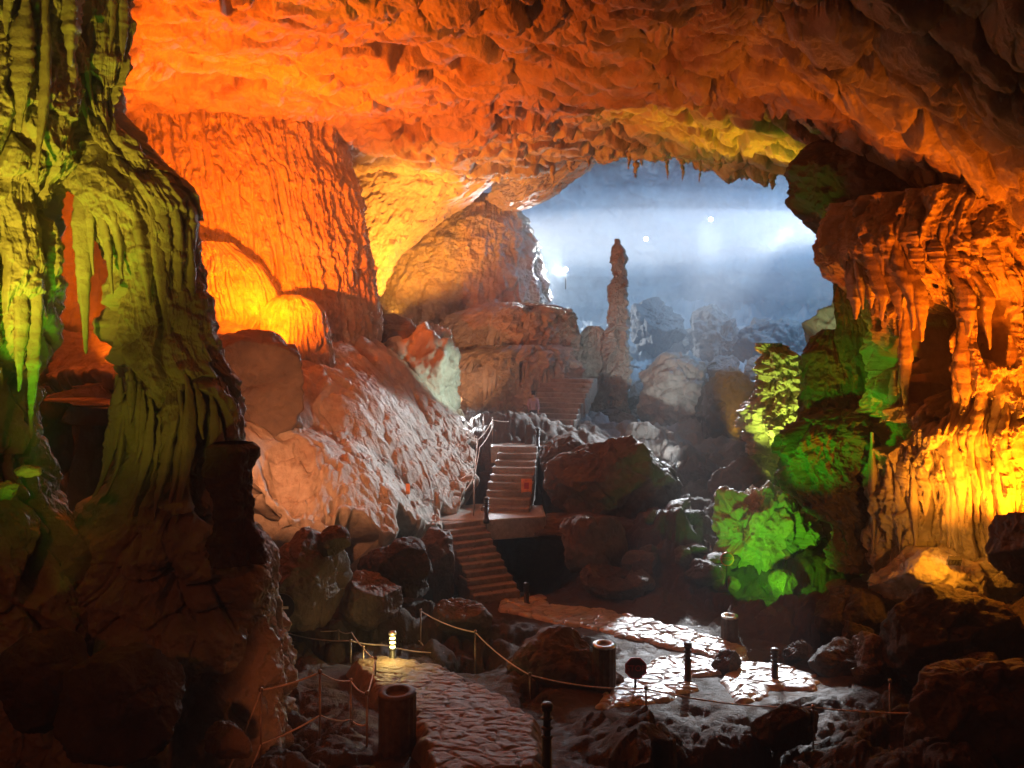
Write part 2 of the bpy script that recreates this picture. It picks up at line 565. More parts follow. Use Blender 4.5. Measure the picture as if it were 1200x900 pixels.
def ground_z(x, y, detail=True):
    g = G(x, y)
    if not detail:
        return g
    far = 1 + 0.8 * sstep(26, 40, y)
    p = V3(x * 0.45, y * 0.45, 0 * x)
    w = 0.35 * fbm(p * 2.0, 3, 5)
    dz = 0.45 * fbm(p, 5, 3, 0.55)
    dz = dz + 0.42 * blocks(V3(x * 0.55 + w, y * 0.62 + w, 0 * x + 0.37), 4, 0.6)
    dz = dz + 0.17 * blocks(V3(x * 1.5 + w, y * 1.7, 0 * x + 0.7), 14, 0.7)
    dz = dz + 0.06 * blocks(V3(x * 4.3, y * 4.8 + w, 0 * x + 0.2), 15, 0.8)
    k = np.ones_like(g)
    for poly in PATHS:
        k = np.minimum(k, sstep(0.05, 1.5, seg_dist(x, y, poly)))
    return g + dz * far * k - 0.035 * (1 - k)


S, D = np.meshgrid(np.linspace(-0.95, 0.95, 900), np.exp(np.linspace(math.log(3.0), math.log(66.0), 720)), indexing='ij')
X, Y = S * D, D
ground = mesh_np("ground", np.stack([X, Y, ground_z(X, Y)], -1), grid_quads(900, 720), GROUNDROCK)
tag(ground, kind="structure")


def cobble_path(name, poly, rise, cell, mat, joint=0.026, edge=0.10):
    a = np.array(poly)
    lo, hi = a.min(0) - 0.5, a.max(0) + 0.5
    step = 0.022
    nx, ny = int((hi[0] - lo[0]) / step), int((hi[1] - lo[1]) / step)
    X, Y = np.meshgrid(np.linspace(lo[0], hi[0], nx), np.linspace(lo[1], hi[1], ny), indexing='ij')
    wob = 0.14 * fbm(V3(X * 2.2, Y * 2.2, 0 * X), 3, 21)
    sd = seg_dist(X, Y, poly) + wob
    warp = 0.25 * perlin(V3(X * 1.5, Y * 1.5, 0 * X), 23)
    f1, f2 = worley(V3(X * cell * 0.62 + warp, Y * cell * 1.1 + warp, 0 * X + 0.5), 31)
    stone = sstep(0.0, 0.11, f2 - f1)
    hsh = perlin(V3(X * cell * 0.5, Y * cell, 0 * X + 3), 37)
    z = G(X, Y) + rise * sstep(edge, -0.08, sd) - 0.35 * sstep(0.02, 0.25, sd) + joint * (stone - 0.9) + 0.45 * joint * hsh + 0.02 * fbm(V3(X * 5, Y * 5, 0 * X), 3, 41)
    q = grid_quads(nx, ny)
    keep = (sd.ravel()[q] < 0.32).any(1)
    o = mesh_np(name, np.stack([X, Y, z], -1), q[keep], mat)
    return tag(o, kind="structure")


cobble_path("path", POLY_A, 0.20, 5.0, DRYCOBBLE)
cobble_path("path", POLY_B, 0.03, 4.6, COBBLE, 0.05)
cobble_path("path", POLY_C, 0.03, 4.6, COBBLE, 0.05)

# ------------------------------------------------------------------ ceiling
cp = [(-14, 5, 4.6), (0, 5, 5.0), (13, 5, 3.6), (-15, 14, 4.8), (-14, 24, 5.0), (-12, 32, 4.6), (16, 14, 1.2), (16, 20, 1.6)]
for q in [(200, 10, 13), (200, 60, 14.5), (160, 130, 21), (380, 140, 22.5), (400, 80, 16.5), (600, 60, 15), (600, 130, 21), (430, 232, 31), (560, 216, 31),
          (640, 203, 30), (760, 184, 29), (850, 203, 27.5), (930, 214, 25.5), (640, 92, 16.5), (800, 108, 16), (960, 135, 15.8), (1100, 212, 14.5), (1200, 262, 13),
          (800, 142, 21.5), (900, 150, 21.3), (965, 168, 20), (1050, 200, 18.5), (1200, 275, 16), (1200, 0, 9.5), (1200, 130, 11), (1000, 50, 12.5),
          (1000, 0, 11.2), (800, 0, 12), (600, 0, 12.3), (400, 0, 12.6), (1300, 250, 12), (-100, 0, 12), (480, 180, 25), (560, 170, 24.5)]:
    cp.append(tuple(P(*q)))
CEIL = RBF(cp, 0.05)
LIP = np.array([(-300, 32), (300, 31), (430, 31.5), (560, 31.5), (640, 30.5), (760, 29.5), (850, 28), (930, 26), (985, 22.5), (1050, 20.5), (1300, 19), (1600, 18)], float)

nS, nD = 1150, 900
S, T = np.meshgrid(np.linspace(-0.8, 0.8, nS), np.linspace(0, 1, nD), indexing='ij')
lip = np.interp(600 + S * F, LIP[:, 0], LIP[:, 1]) + 0.9 * fbm(V3(S * 14, 0 * S, 0 * S), 4, 77)
D = 4.5 * (lip / 4.5) ** np.minimum(T / 0.92, 1.0)
over = np.maximum(T - 0.92, 0) / 0.08
D = D + over * 1.3
X, Y = S * D, D
Z = CEIL(X, np.minimum(Y, lip))
p = V3(X, Y, 0 * X)
warp = np.stack([fbm(p * 0.5, 3, 51), fbm(p * 0.5 + 9, 3, 52), 0 * X], -1)
q = p + 0.9 * warp
# scalloped lobes like overlapping scales, hanging downwards
smoothz = sstep(-0.25, 0.3, fbm(p * 0.28, 3, 55))
deep = 0.48 + 0.55 * sstep(380, 700, 600 + S * F)


def scales(v, seed):
    f1, f2, off, rnd = cells(v, seed)
    return np.sqrt(np.maximum(0, 1 - 0.9 * f1 * f1)) * sstep(0.0, 0.30, f2 - f1) ** 0.5 + 0.7 * (rnd - 0.5) - 0.5 * off[..., 1] + 0.2 * off[..., 0]


lob = deep * (0.34 * scales(q * np.array([1.0, 1.15, 1]) * 0.95, 61) + (0.03 + 0.07 * smoothz) * scales((q + 3.1) * np.array([1.1, 1.3, 1]) * 2.1, 62))
lob = lob + 0.022 * scales((q + 7.7) * np.array([1.0, 1.2, 1]) * 4.6, 63)
Z = Z - lob + 0.30 + 0.55 * fbm(p * 0.22, 4, 57) + 0.06 * fbm(p * 3.0, 5, 58, 0.6) + 0.05 * blocks(q * np.array([3.2, 3.2, 1]), 64, 0.8) * sstep(0.1, 0.5, fbm(p * 0.45 + 40, 2, 65))
holes = sstep(0.34, 0.50, fbm(p * 0.55 + 20, 3, 59))
Z = Z + 0.7 * holes
Z = Z + over ** 0.8 * 9.0
ceiling = mesh_np("ceiling", np.stack([X, Y, Z], -1), grid_quads(nS, nD), CEILROCK)
tag(ceiling, kind="structure")

# ------------------------------------------------------------------ walls of the cave


def wall_sheet(name, plan, z0, z1, mat, seed, nu=500, nv=320, amp=0.6, side=1):
    plan = np.array(plan, float)
    seg = np.r_[0, np.cumsum(np.hypot(*np.diff(plan, axis=0).T))]
    t = np.linspace(0, seg[-1], nu)
    k = 9
    xs = np.interp(t, seg, plan[:, 0])
    ys = np.interp(t, seg, plan[:, 1])
    ker = np.ones(k * 4 + 1) / (k * 4 + 1)
    xs = np.convolve(np.pad(xs, 2 * k, mode='edge'), ker, 'valid')
    ys = np.convolve(np.pad(ys, 2 * k, mode='edge'), ker, 'valid')
    nx, ny = np.gradient(ys), -np.gradient(xs)
    ln = np.hypot(nx, ny) + 1e-9
    nx, ny = side * nx / ln, side * ny / ln
    U, Zv = np.meshgrid(t, np.linspace(z0, z1, nv), indexing='ij')
    p = V3(U, Zv, 0 * U)
    dsp = amp * fbm(p * 0.3, 5, seed) + 0.35 * amp * ridged(p * np.array([1.4, 0.5, 1]), 4, seed + 3)
    f1, _ = worley(p * np.array([0.8, 0.6, 1]), seed + 7)
    dsp = dsp + 0.35 * amp * (0.5 - f1)
    v = np.stack([xs[:, None] + nx[:, None] * dsp, ys[:, None] + ny[:, None] * dsp, Zv], -1)
    return tag(mesh_np(name, v, grid_quads(nu, nv), mat), kind="structure")


wall_sheet("cave_wall", [(-15, 2), (-15.5, 9), (-15.5, 15), (-15, 21), (-13, 26.5), (-9.5, 30), (-7.4, 33), (-6.4, 37), (-6.6, 42), (-9, 47), (-16, 52)], -6.5, 9.5, LIMESTONE, 101)
wall_sheet("cave_wall", [(15, 2), (14.5, 9), (13.4, 14), (12.6, 18), (12.5, 22), (14, 27), (18, 31), (27, 36)], -6.5, 9.5, LIMESTONE, 111, side=-1)

# the far misty hall: inside of a rough dome
nu, nv = 700, 360
TH, PH = np.meshgrid(np.linspace(-0.25, math.pi + 0.25, nu), np.linspace(-0.28, 1.45, nv), indexing='ij')
dirs = V3(np.cos(TH) * np.cos(PH), np.sin(TH) * np.cos(PH), np.sin(PH))
w1, _ = worley(dirs * 5.0, 131)
rr = 1 + 0.16 * fbm(dirs * 3.0, 6, 121) + 0.05 * ridged(dirs * np.array([9, 9, 3]), 4, 125) - 0.10 * (0.5 - w1)
v = dirs * rr[..., None] * np.array([29, 27, 21]) + np.array([4, 40, -1])
tag(mesh_np("cave_wall", v, grid_quads(nu, nv), LIMESTONE), kind="structure")


# ------------------------------------------------------------------ rock builders
def column(name, rows, d, mat, label=None, cat=None, seed=0, ratio=0.8, nth=520, nz=520, flute=0.10, ff=2.6, shelf=0.12, shelf_len=1.3, lump=0.12, fine=0.03, bundle=0.0, knob=0.0,
           cut=None, parent=None, dmin=None, lean=0.0, strands=()):
    """a dripstone body: rows of (photo y, left x, right x) at distance d"""
    rows = np.array(rows, float)
    py = np.linspace(rows[0, 0], rows[-1, 0], nz)

    def sm(col):
        a = np.interp(py, rows[:, 0], rows[:, col])
        k = max(3, nz // 40)
        return np.convolve(np.pad(a, k, mode='edge'), np.ones(2 * k + 1) / (2 * k + 1), 'valid')

    l, r = sm(1), sm(2)
    cx = (0.5 * (l + r) - 600) / F * d
    rx = np.maximum(0.5 * (r - l) / F * d, 0.01)
    ry = rx * ratio if dmin is None else np.minimum(rx * ratio, dmin)
    z = (400 - py) / F * d
    th = np.linspace(0, 2 * math.pi, nth, endpoint=False)
    TH, I = np.meshgrid(th, np.arange(nz), indexing='ij')
    c, s = np.cos(TH), np.sin(TH)
    Z = z[I]
    R = rx[I]
    RY = ry[I]
    cy = d + lean * (z - z.mean())
    rm = float(np.median(rx))
    fade = np.clip(R / (0.35 * rm + 1e-6), 0.0, 1.0)
    bx, by = c * R, s * RY
    p = V3(bx, by, Z)
    # coordinate round the body, constant along the height, so flutes run down
    a = V3(c * rm, s * rm, Z * 0.10) + 0.12 * np.stack([fbm(p * 0.8, 3, seed + 1), fbm(p * 0.8 + 5, 3, seed + 2), 0 * Z], -1)
    fl = ridged(a * ff, 4, seed + 3, 0.55) * flute
    ph = Z / shelf_len + 0.9 * fbm(V3(c * rm * 0.9, s * rm * 0.9, Z * 0.25), 3, seed + 4) + 0.45 * perlin(a * ff * 2.2, seed + 5) * 1.0
    t = ph - np.floor(ph)                              # 1 at the top of a shelf, 0 at its dripping lower edge
    saw = np.where(t < 0.10, t / 0.10, 1 - (t - 0.10) / 0.90)
    big = 0.5 + 0.5 * np.tanh(3 * fbm(p * 0.55 + 31, 2, seed + 6))
    dsp = fl + shelf * (saw - 0.5) * big + lump * fbm(p * 1.3, 4, seed + 7) * 1.5
    w, _ = worley(p * np.array([1.6, 1.6, 1.0]) + 0.4 * perlin(p * 2, seed + 9)[..., None], seed + 8)
    dsp = dsp + lump * 0.9 * (0.55 - w)
    w, _ = worley(p * np.array([5.0, 5.0, 3.0]), seed + 18)
    dsp = dsp + fine * (0.9 * (0.5 - w) + 1.2 * fbm(p * 6.0, 3, seed + 10))
    if bundle:
        f1, f2, off, rnd = cells(a * np.array([ff * 0.42, ff * 0.42, 5.0]) + 0.2 * fbm(p * 1.2, 2, seed + 30)[..., None], seed + 31)
        dsp = dsp + bundle * (np.sqrt(np.maximum(0, 1 - f1 * f1)) - 0.7 - 0.7 * off[..., 2] + 0.8 * (rnd - 0.5)) - bundle * 0.9 * sstep(0.12, 0.0, f2 - f1)
    if knob:
        f1, f2, off, rnd = cells(p * np.array([2.3, 2.3, 1.7]) + 0.5 * np.stack([perlin(p * 1.7, seed + 33), perlin(p * 1.7 + 5, seed + 34), 0 * Z], -1), seed + 32)
        kk = sstep(-0.2, 0.35, fbm(p * 0.7 + 11, 2, seed + 35))
        dsp = dsp + knob * kk * (1.1 * np.sqrt(np.maximum(0, 1 - f1 * f1)) - 0.9 + 0.7 * (rnd - 0.5) - 0.4 * off[..., 2])
        hol = sstep(0.30, 0.46, perlin(p * np.array([1.5, 1.5, 0.9]) + 3, seed + 36))
        dsp = dsp - 1.6 * knob * hol
        dsp = dsp + 0.02 * fbm(p * 14, 3, seed + 37)
    dsp = dsp * fade
    if cut is not None:
        front = s < 0.2
        for (ex, ey, wx, wy, dep) in [h for h in cut if h[4] > 0]:               # hollows: photo x, y, half sizes, depth
            X0 = (ex - 600) / F * (d - rm * ratio * 0.7)
            Z0 = (400 - ey) / F * (d - rm * ratio * 0.7)
            wx_, wy_ = wx / F * d, wy / F * d
            nx = (cx[I] + bx - X0) / wx_ + 0.5 * perlin(p * 2.1, seed + 40) + 0.45 * perlin(p * np.array([6.1, 6.1, 2.5]), seed + 41)
            nz_ = (Z - Z0) / wy_ + 0.25 * perlin(p * 2.3 + 4, seed + 42) + 0.35 * ridged(V3(bx * 5, by * 5, 0 * Z), 3, seed + 43)
            m = sstep(1.1, 0.8, (np.abs(nx) ** 2.6 + np.abs(nz_) ** 4) ** 0.4) * front
            dsp = dsp - m * dep
    v = np.stack([cx[I] + c * (R + dsp), cy[I] + s * (RY + dsp), Z], -1)
    o = mesh_np(name, v, grid_quads(nth, nz, True), mat, parent)
    rng = np.random.default_rng(seed + 99)
    sv, sq, base = [], [], 0
    ns, nr = 12, 44
    for (p0, p1, n, r0, r1) in strands:                  # single dripstone strands hanging down the front of the body
        for k in range(n):
            q = math.pi * (1.04 + 0.92 * (k + rng.uniform(0.1, 0.9)) / n)
            qa = p0 + (p1 - p0) * rng.uniform(0, 0.35)
            qb = qa + (p1 - qa) * rng.uniform(0.35, 1.0)
            rad = rng.uniform(r0, r1)
            sx_ = 600 + (np.interp(qa, py, cx) + math.cos(q) * np.interp(qa, py, rx)) / (d + math.sin(q) * np.interp(qa, py, ry)) * F
            for (ex, ey, wx, wy, dep) in (cut or ()):
                if abs(sx_ - ex) < wx + 3 and qb > ey - wy and qa < ey + wy:
                    qb = min(qb, ey - wy * rng.uniform(0.6, 1.0)) if qa < ey - wy - 12 else qa
            if qb - qa < 12:
                continue
            yy = np.linspace(qa, qb, nr)
            i_ = np.interp(yy, py, np.arange(nz))
            f_ = lambda arr: np.interp(i_, np.arange(nz), arr)
            ccx, cr, cry, cz = f_(cx), f_(rx), f_(ry), f_(z)
            c0, s0 = math.cos(q), math.sin(q)
            x0, y0 = ccx + c0 * cr, d + s0 * cry
            pr = c0 * x0 + s0 * y0
            push = np.maximum.accumulate(pr) - pr + rad * 0.35 + 0.03
            w = np.linspace(0, 1, nr)
            wig = 0.05 * perlin(V3(w * 3 + k * 7.1, w * 0 + seed, w * 0), 3)
            x0 = x0 + c0 * push - s0 * wig
            y0 = y0 + s0 * push + c0 * wig
            prof = (0.35 + 0.65 * sstep(0, 0.35, w)) * (1 - 0.75 * sstep(0.45, 1.0, w)) * (1 + 0.35 * perlin(V3(w * (p1 - p0) * 0.09, w * 0 + k * 3.3, w * 0), 5) + 0.2 * perlin(V3(w * (p1 - p0) * 0.3, w * 0 + k * 3.3, w * 0), 6))
            prof[-1] = 0.02
            aa = np.linspace(0, 2 * math.pi, ns, endpoint=False)
            A_, W_ = np.meshgrid(aa, np.arange(nr), indexing='ij')
            rr_ = rad * prof[W_] * (1 + 0.22 * np.sin(A_ * 3 + k))
            sv.append(np.stack([x0[W_] + np.cos(A_) * rr_, y0[W_] + np.sin(A_) * rr_, cz[W_]], -1).reshape(-1, 3))
            sq.append(grid_quads(ns, nr, True) + base)
            base += ns * nr
    if sv:
        mesh_np("drip_strands", np.concatenate(sv), np.concatenate(sq), mat, o)
    return tag(o, label, cat) if label else o


def cube_sphere(n):
    a = np.linspace(-1, 1, n)
    U, W = np.meshgrid(np.tan(a * math.pi / 4), np.tan(a * math.pi / 4), indexing='ij')
    o = np.ones_like(U)
    vs, qs = [], []
    for k, f in enumerate(((o, U, W), (-o, W, U), (W, o, U), (U, -o, W), (U, W, o), (W, U, -o))):
        v = np.stack(f, -1)
        v = v / np.linalg.norm(v, axis=-1, keepdims=True)
        vs.append(v.reshape(-1, 3))
        qs.append(grid_quads(n, n) + k * n * n)
    v = np.concatenate(vs)
    q = np.concatenate(qs)
    key = np.round(v * 1e5).astype(np.int64)
    _, idx, inv = np.unique(key, axis=0, return_index=True, return_inverse=True)
    return v[idx], inv.reshape(-1)[q]


_CS = {}


def boulder(name, px0, px1, py0, py1, d, mat, label, cat="boulder", seed=0, n=72, depth=0.9, planes=9, rough=0.12, group=None, lump=0.0, spike=0.0, rot=0.0):
    """an angular rock filling the photo box (px0..px1, py0..py1) at distance d"""
    if n not in _CS: _CS[n] = cube_sphere(n)
    dirs, quads = _CS[n]
    rng = np.random.default_rng(seed)
    r = np.full(len(dirs), 1.15)
    for k in range(planes):
        nn = rng.normal(size=3)
        nn /= np.linalg.norm(nn)
        off = rng.uniform(0.62, 0.98)
        dt = dirs @ nn
        r = np.minimum(r, np.where(dt > 0.05, off / np.maximum(dt, 0.05), 9))
    sx = (px1 - px0) / 2 / F * d
    sz = (py1 - py0) / 2 / F * d
    sy = depth * 0.5 * (sx + sz)
    sc = np.array([sx, sy, sz])
    mean = sc.mean()
    pw = dirs * sc + seed * 3.1
    r = r * (1 + 0.10 * fbm(dirs * 1.7 + seed, 3, seed + 1))
    b = dirs * r[:, None]
    lo, hi = b.min(0), b.max(0)
    b = (b - (lo + hi) / 2) / ((hi - lo) / 2)
    v = b * sc
    dsp = rough * mean * (0.6 * fbm(pw * 1.6 / max(mean, 0.3) ** 0.5, 5, seed + 2, 0.55) + 0.35 * ridged(pw * 1.1, 4, seed + 3))
    dsp = dsp + rough * mean * 0.45 * blocks(pw * np.array([1.3, 1.3, 1.3]) / max(mean, 0.25) ** 0.6, seed + 7, 0.8) + 0.10 * rough * mean * blocks(pw * 4.0, seed + 9, 0.9) + 0.02 * fbm(pw * 7.0, 4, seed + 8, 0.65)
    if lump:
        w, _ = worley(pw * 2.2, seed + 4)
        dsp = dsp + lump * (0.55 - w)
        w, _ = worley(pw * 6.0, seed + 5)
        dsp = dsp + lump * 0.35 * (0.55 - w)
    v = v + dirs * dsp[:, None]
    if spike:
        v[:, 2] += spike * np.maximum(0, ridged(V3(v[:, 0] * 3, v[:, 1] * 3, 0 * v[:, 0]), 3, seed + 6)) * sstep(0.2, 0.8, b[:, 2])
    c = P((px0 + px1) / 2, (py0 + py1) / 2, d)
    o = mesh_np(name, v, quads, mat)
    o.location = c
    return tag(o, label, cat, group)


# ------------------------------------------------------------------ the flowstone slope at the left, and big formations
mp = [(-10.5, 17, -1.2), (-10, 22, 0.3), (-8, 26, 0.2)]
for q in [(350, 400, 22.0), (400, 385, 23.5), (300, 400, 20.5), (260, 400, 19.0), (270, 500, 15.8), (300, 540, 15.3), (420, 470, 20.0), (360, 500, 18.0), (310, 590, 15.4), (380, 592, 15.9), (450, 600, 16.8),
          (500, 604, 18.8), (520, 590, 19.8), (555, 565, 21.4), (548, 515, 24), (490, 445, 25), (440, 405, 25), (470, 520, 20.0), (520, 540, 21.8), (430, 560, 17.4), (350, 550, 16.2), (400, 430, 21.2)]:
    mp.append(tuple(P(*q)))
MOUND = RBF(mp, 0.03)
MEDGE = [tuple(P(*q))[:2] for q in [(190, 560, 14.2), (300, 598, 15.0), (380, 600, 15.6), (450, 606, 16.4), (508, 608, 18.7), (556, 575, 21.4), (553, 515, 25), (480, 430, 29), (380, 385, 29), (60, 385, 26), (60, 500, 17)]]
n1, n2 = 820, 760
X, Y = np.meshgrid(np.linspace(-12.5, -0.2, n1), np.linspace(13.8, 30, n2), indexing='ij')
sd = seg_dist(X, Y, MEDGE) + 0.35 * fbm(V3(X * 1.1, Y * 1.1, 0 * X), 3, 201)
p = V3(X, Y, 0 * X)
pw = p + 0.5 * np.stack([fbm(p * 0.7, 3, 203), fbm(p * 0.7 + 4, 3, 204), 0 * X], -1)
z0 = MOUND(X, Y)
f1, _ = worley(pw * 0.62, 205)
g1, _ = worley(pw * 1.5 + 3, 206)
h1, _ = worley(pw * np.array([3.0, 3.6, 1]) + 5, 207)
zz = z0 + 0.80 * np.sqrt(np.maximum(0, 1 - f1 * f1)) + 0.30 * np.sqrt(np.maximum(0, 1 - g1 * g1)) + 0.14 * np.sqrt(np.maximum(0, 1 - h1 * h1)) - 0.86
ph = z0 / 0.34 + 0.9 * fbm(pw * 0.8, 3, 208) + 0.25 * perlin(pw * 3.2, 209)
t = ph - np.floor(ph)
low = sstep(-1.4, -2.9, z0)
zz = zz + 0.07 * (np.where(t < 0.4, t / 0.4, 1 - (t - 0.4) / 0.6) - 0.5) * (0.1 + 0.9 * low) + 0.05 * (0.15 + low) * blocks(pw * np.array([4.2, 4.2, 1]), 212) + 0.012 * blocks(pw * np.array([9.0, 9.0, 1]), 213) + 0.030 * fbm(p * 5, 5, 211, 0.55)
gx, gy = np.gradient(sd, X[1, 0] - X[0, 0], Y[0, 1] - Y[0, 0])
gl = np.hypot(gx, gy) + 1e-6
gx, gy = gx / gl, gy / gl
out = np.maximum(sd, 0)
t = np.clip(out / 0.5, 0, 1)
back = out + 0.9 * t ** 1.5
zz = zz - 0.25 * np.sqrt(t) - 0.5 * t - 9.0 * np.maximum(0, out - 0.5)
keep = (sd < 0.8).ravel()[grid_quads(n1, n2)].all(1)
o = mesh_np("flowstone_slope", np.stack([X - gx * back, Y - gy * back, zz], -1), grid_quads(n1, n2)[keep], FLOWSTONE)
tag(o, "broad lumpy flowstone slope in pale orange spilling down to the stone stairs", "flowstone")

column("flowstone_curtain", [(100, 130, 400), (140, 140, 388), (180, 145, 398), (230, 150, 412), (280, 160, 420), (330, 170, 428), (390, 180, 434), (440, 180, 436), (480, 180, 436)], 24.5, FLOWSTONE,
       "huge orange curtain of flowstone reaching the ceiling behind the green columns", "flowstone", 301, 0.75, 1300, 700, 0.17, 3.4, 0.16, 3.2, 0.06, 0.05, bundle=0.09,
       strands=[(120, 300, 70, 0.05, 0.12), (170, 410, 60, 0.06, 0.14)])
column("stalagmite", [(346, 335, 350), (352, 322, 366), (365, 312, 378), (390, 305, 384), (415, 303, 388), (450, 300, 390)], 20.9, FLOWSTONE,
       "low glowing orange dome stalagmite at the foot of the orange curtain", "stalagmite", 311, 0.9, 360, 300, 0.05, 6, 0.03, 1.0, 0.05, 0.03)
column("stalactite_cluster", [(285, 232, 262), (310, 232, 300), (340, 230, 318), (375, 236, 328), (392, 246, 300), (398, 262, 272)], 21.2, FLOWSTONE,
       "fringed cluster of bright orange stalactites left of the glowing dome", "stalactite", 321, 0.7, 420, 320, 0.10, 5, 0.16, 0.6, 0.05, 0.02, strands=[(285, 400, 26, 0.05, 0.12)])
boulder("boulder", 225, 362, 388, 520, 17.2, MUDROCK, "rounded brown boulder under the orange curtain, right of the green column", seed=331, rough=0.10, planes=7)

column("flowstone_dome", [(228, 552, 566), (232, 535, 590), (245, 510, 606), (270, 480, 620), (300, 458, 630), (340, 444, 636), (375, 440, 640), (430, 436, 646), (470, 436, 646)], 36.0, FLOWSTONE,
       "great rounded flowstone dome below the ceiling, half orange and half misty white", "flowstone", 341, 0.8, 720, 520, 0.10, 1.4, 0.22, 2.2, 0.16, 0.04)
column("hanging_flowstone", [(200, 380, 585), (222, 385, 570), (235, 390, 550), (250, 395, 524), (275, 400, 492), (300, 404, 468), (325, 408, 450), (350, 412, 438), (365, 416, 428)], 31.0, FLOWSTONE,
       "smooth yellow orange flowstone hanging between the great dome and the orange curtain", "flowstone", 345, 0.7, 560, 420, 0.07, 1.6, 0.12, 1.6, 0.14, 0.04)
column("hanging_rock", [(165, 610, 730), (186, 600, 700), (205, 585, 676), (225, 576, 655), (238, 578, 630), (248, 590, 608)], 34.5, LIMESTONE,
       "pale greenish white rock lip under the ceiling right above the great dome", "rock", 346, 0.6, 420, 260, 0.06, 2, 0.1, 0.9, 0.2, 0.08)
column("flowstone_terrace", [(355, 585, 625), (360, 556, 655), (368, 536, 668), (382, 518, 674), (398, 506, 676), (420, 500, 678), (450, 498, 678)], 32.5, FLOWSTONE,
       "sloping flowstone cascade with dripping folds directly below the great dome", "flowstone", 351, 0.55, 720, 320, 0.10, 1.8, 0.20, 0.8, 0.20, 0.08, knob=0.28, strands=[(366, 420, 50, 0.05, 0.12)])
column("flowstone_terrace", [(404, 580, 640), (409, 552, 668), (418, 536, 668), (430, 528, 672), (470, 524, 674), (520, 522, 674), (550, 522, 674)], 31.0, LIMESTONE,
       "lower fluted terrace wall behind the landing of the middle stairs", "flowstone", 361, 0.5, 720, 320, 0.14, 1.6, 0.16, 1.2, 0.20, 0.08, knob=0.26, strands=[(410, 490, 46, 0.05, 0.13)])
column("stalagmite", [(280, 722, 725), (290, 720, 728), (302, 716, 731), (318, 717, 731), (335, 714, 732), (352, 715, 732), (368, 712, 735), (384, 713, 734), (402, 708, 737), (425, 707, 737), (445, 704, 738), (470, 704, 734), (490, 698, 738), (505, 689, 744), (525, 679, 754)], 33.0, LIMESTONE,
       "tall slender stalagmite tower standing alone in front of the mist", "stalagmite", 371, 0.9, 260, 620, 0.04, 3, 0.14, 0.45, 0.09, 0.07, knob=0.14)
column("stalagmite", [(382, 690, 700), (390, 684, 706), (410, 680, 709), (440, 677, 709), (480, 674, 708), (510, 668, 712)], 33.4, LIMESTONE,
       "short blunt stalagmite leaning against the tall tower", "stalagmite", 381, 0.9, 200, 300, 0.06, 3, 0.08, 0.8, 0.08, 0.04)
column("stone_cone", [(478, 714, 722), (490, 690, 742), (505, 664, 756), (525, 640, 775)], 31.4, DARKROCK,
       "low dark cone of rock at the foot of the tall tower", "rock", 391, 0.8, 260, 160, 0.05, 2, 0.05, 0.8, 0.12, 0.05)

# right side
column("flowstone_column", [(235, 1000, 1250), (262, 988, 1245), (285, 983, 1240), (312, 990, 1240), (330, 1004, 1240), (348, 1032, 1238), (470, 1040, 1236), (500, 1012, 1236), (560, 1030, 1236), (620, 1036, 1236), (650, 1030, 1240), (700, 1036, 1250)],
       15.6, FLOWSTONE, "massive orange flowstone column at the right lit from its base", "flowstone", 401, 0.8, 1100, 760, 0.15, 3.2, 0.07, 1.5, 0.12, 0.07,
       cut=[(1090, 388, 23, 64, 1.35), (1152, 375, 15, 34, 1.2), (1016, 425, 30, 76, 0.0), (1052, 505, 12, 20, 0.6)], bundle=0.14, knob=0.10,
       strands=[(262, 330, 46, 0.05, 0.13), (285, 420, 40, 0.06, 0.15), (330, 520, 34, 0.07, 0.16), (420, 610, 44, 0.06, 0.15), (490, 650, 50, 0.05, 0.13)])
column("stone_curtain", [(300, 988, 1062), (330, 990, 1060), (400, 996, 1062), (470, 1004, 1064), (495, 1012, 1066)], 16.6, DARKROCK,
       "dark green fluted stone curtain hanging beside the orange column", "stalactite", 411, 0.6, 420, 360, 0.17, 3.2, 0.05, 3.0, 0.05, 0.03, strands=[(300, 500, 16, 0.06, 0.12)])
column("stalagmite", [(386, 970, 984), (394, 960, 994), (415, 952, 1002), (450, 945, 1008), (490, 940, 1014), (540, 940, 1018), (600, 950, 1022)], 17.0, DARKROCK,
       "dark blunt stalagmite with green flanks left of the stone curtain", "stalagmite", 421, 0.8, 360, 320, 0.06, 3, 0.12, 0.7, 0.10, 0.05)
column("mossy_rock", [(478, 990, 1006), (492, 940, 1014), (510, 920, 1018), (545, 914, 1022), (575, 925, 1025), (605, 958, 1028), (640, 975, 1030), (665, 985, 1034)], 16.2, DARKROCK,
       "lumpy green lit rock overhanging a dark hollow beside the orange column", "rock", 431, 0.7, 560, 460, 0.05, 3, 0.10, 0.6, 0.14, 0.09, knob=0.22)
boulder("rock", 850, 962, 586, 668, 18.0, LIMESTONE, "brilliant lime green rock on the floor beside the red round sign", "rock", 441, 120, 0.5, 8, 0.55, None, 0.12, 0.12)
column("coral_rock", [(402, 893, 914), (412, 890, 930), (440, 890, 948), (470, 882, 956), (500, 876, 958), (530, 890, 960), (560, 900, 970)], 21.5, LIMESTONE,
       "knobbly pale yellow green rock glowing left of the dark stalagmite", "rock", 451, 0.7, 460, 400, 0.05, 3, 0.10, 0.5, 0.26, 0.12, knob=0.35)
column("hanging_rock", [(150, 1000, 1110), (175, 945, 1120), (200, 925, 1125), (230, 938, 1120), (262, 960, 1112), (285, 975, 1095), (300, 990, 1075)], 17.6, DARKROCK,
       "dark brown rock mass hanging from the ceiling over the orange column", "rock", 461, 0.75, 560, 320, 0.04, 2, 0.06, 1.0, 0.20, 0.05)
boulder("rock", 942, 1075, 326, 500, 30, LIMESTONE, "pale green crag of rock far behind, left of the orange column", "rock", 473, 72, 0.7, 6, 0.2)

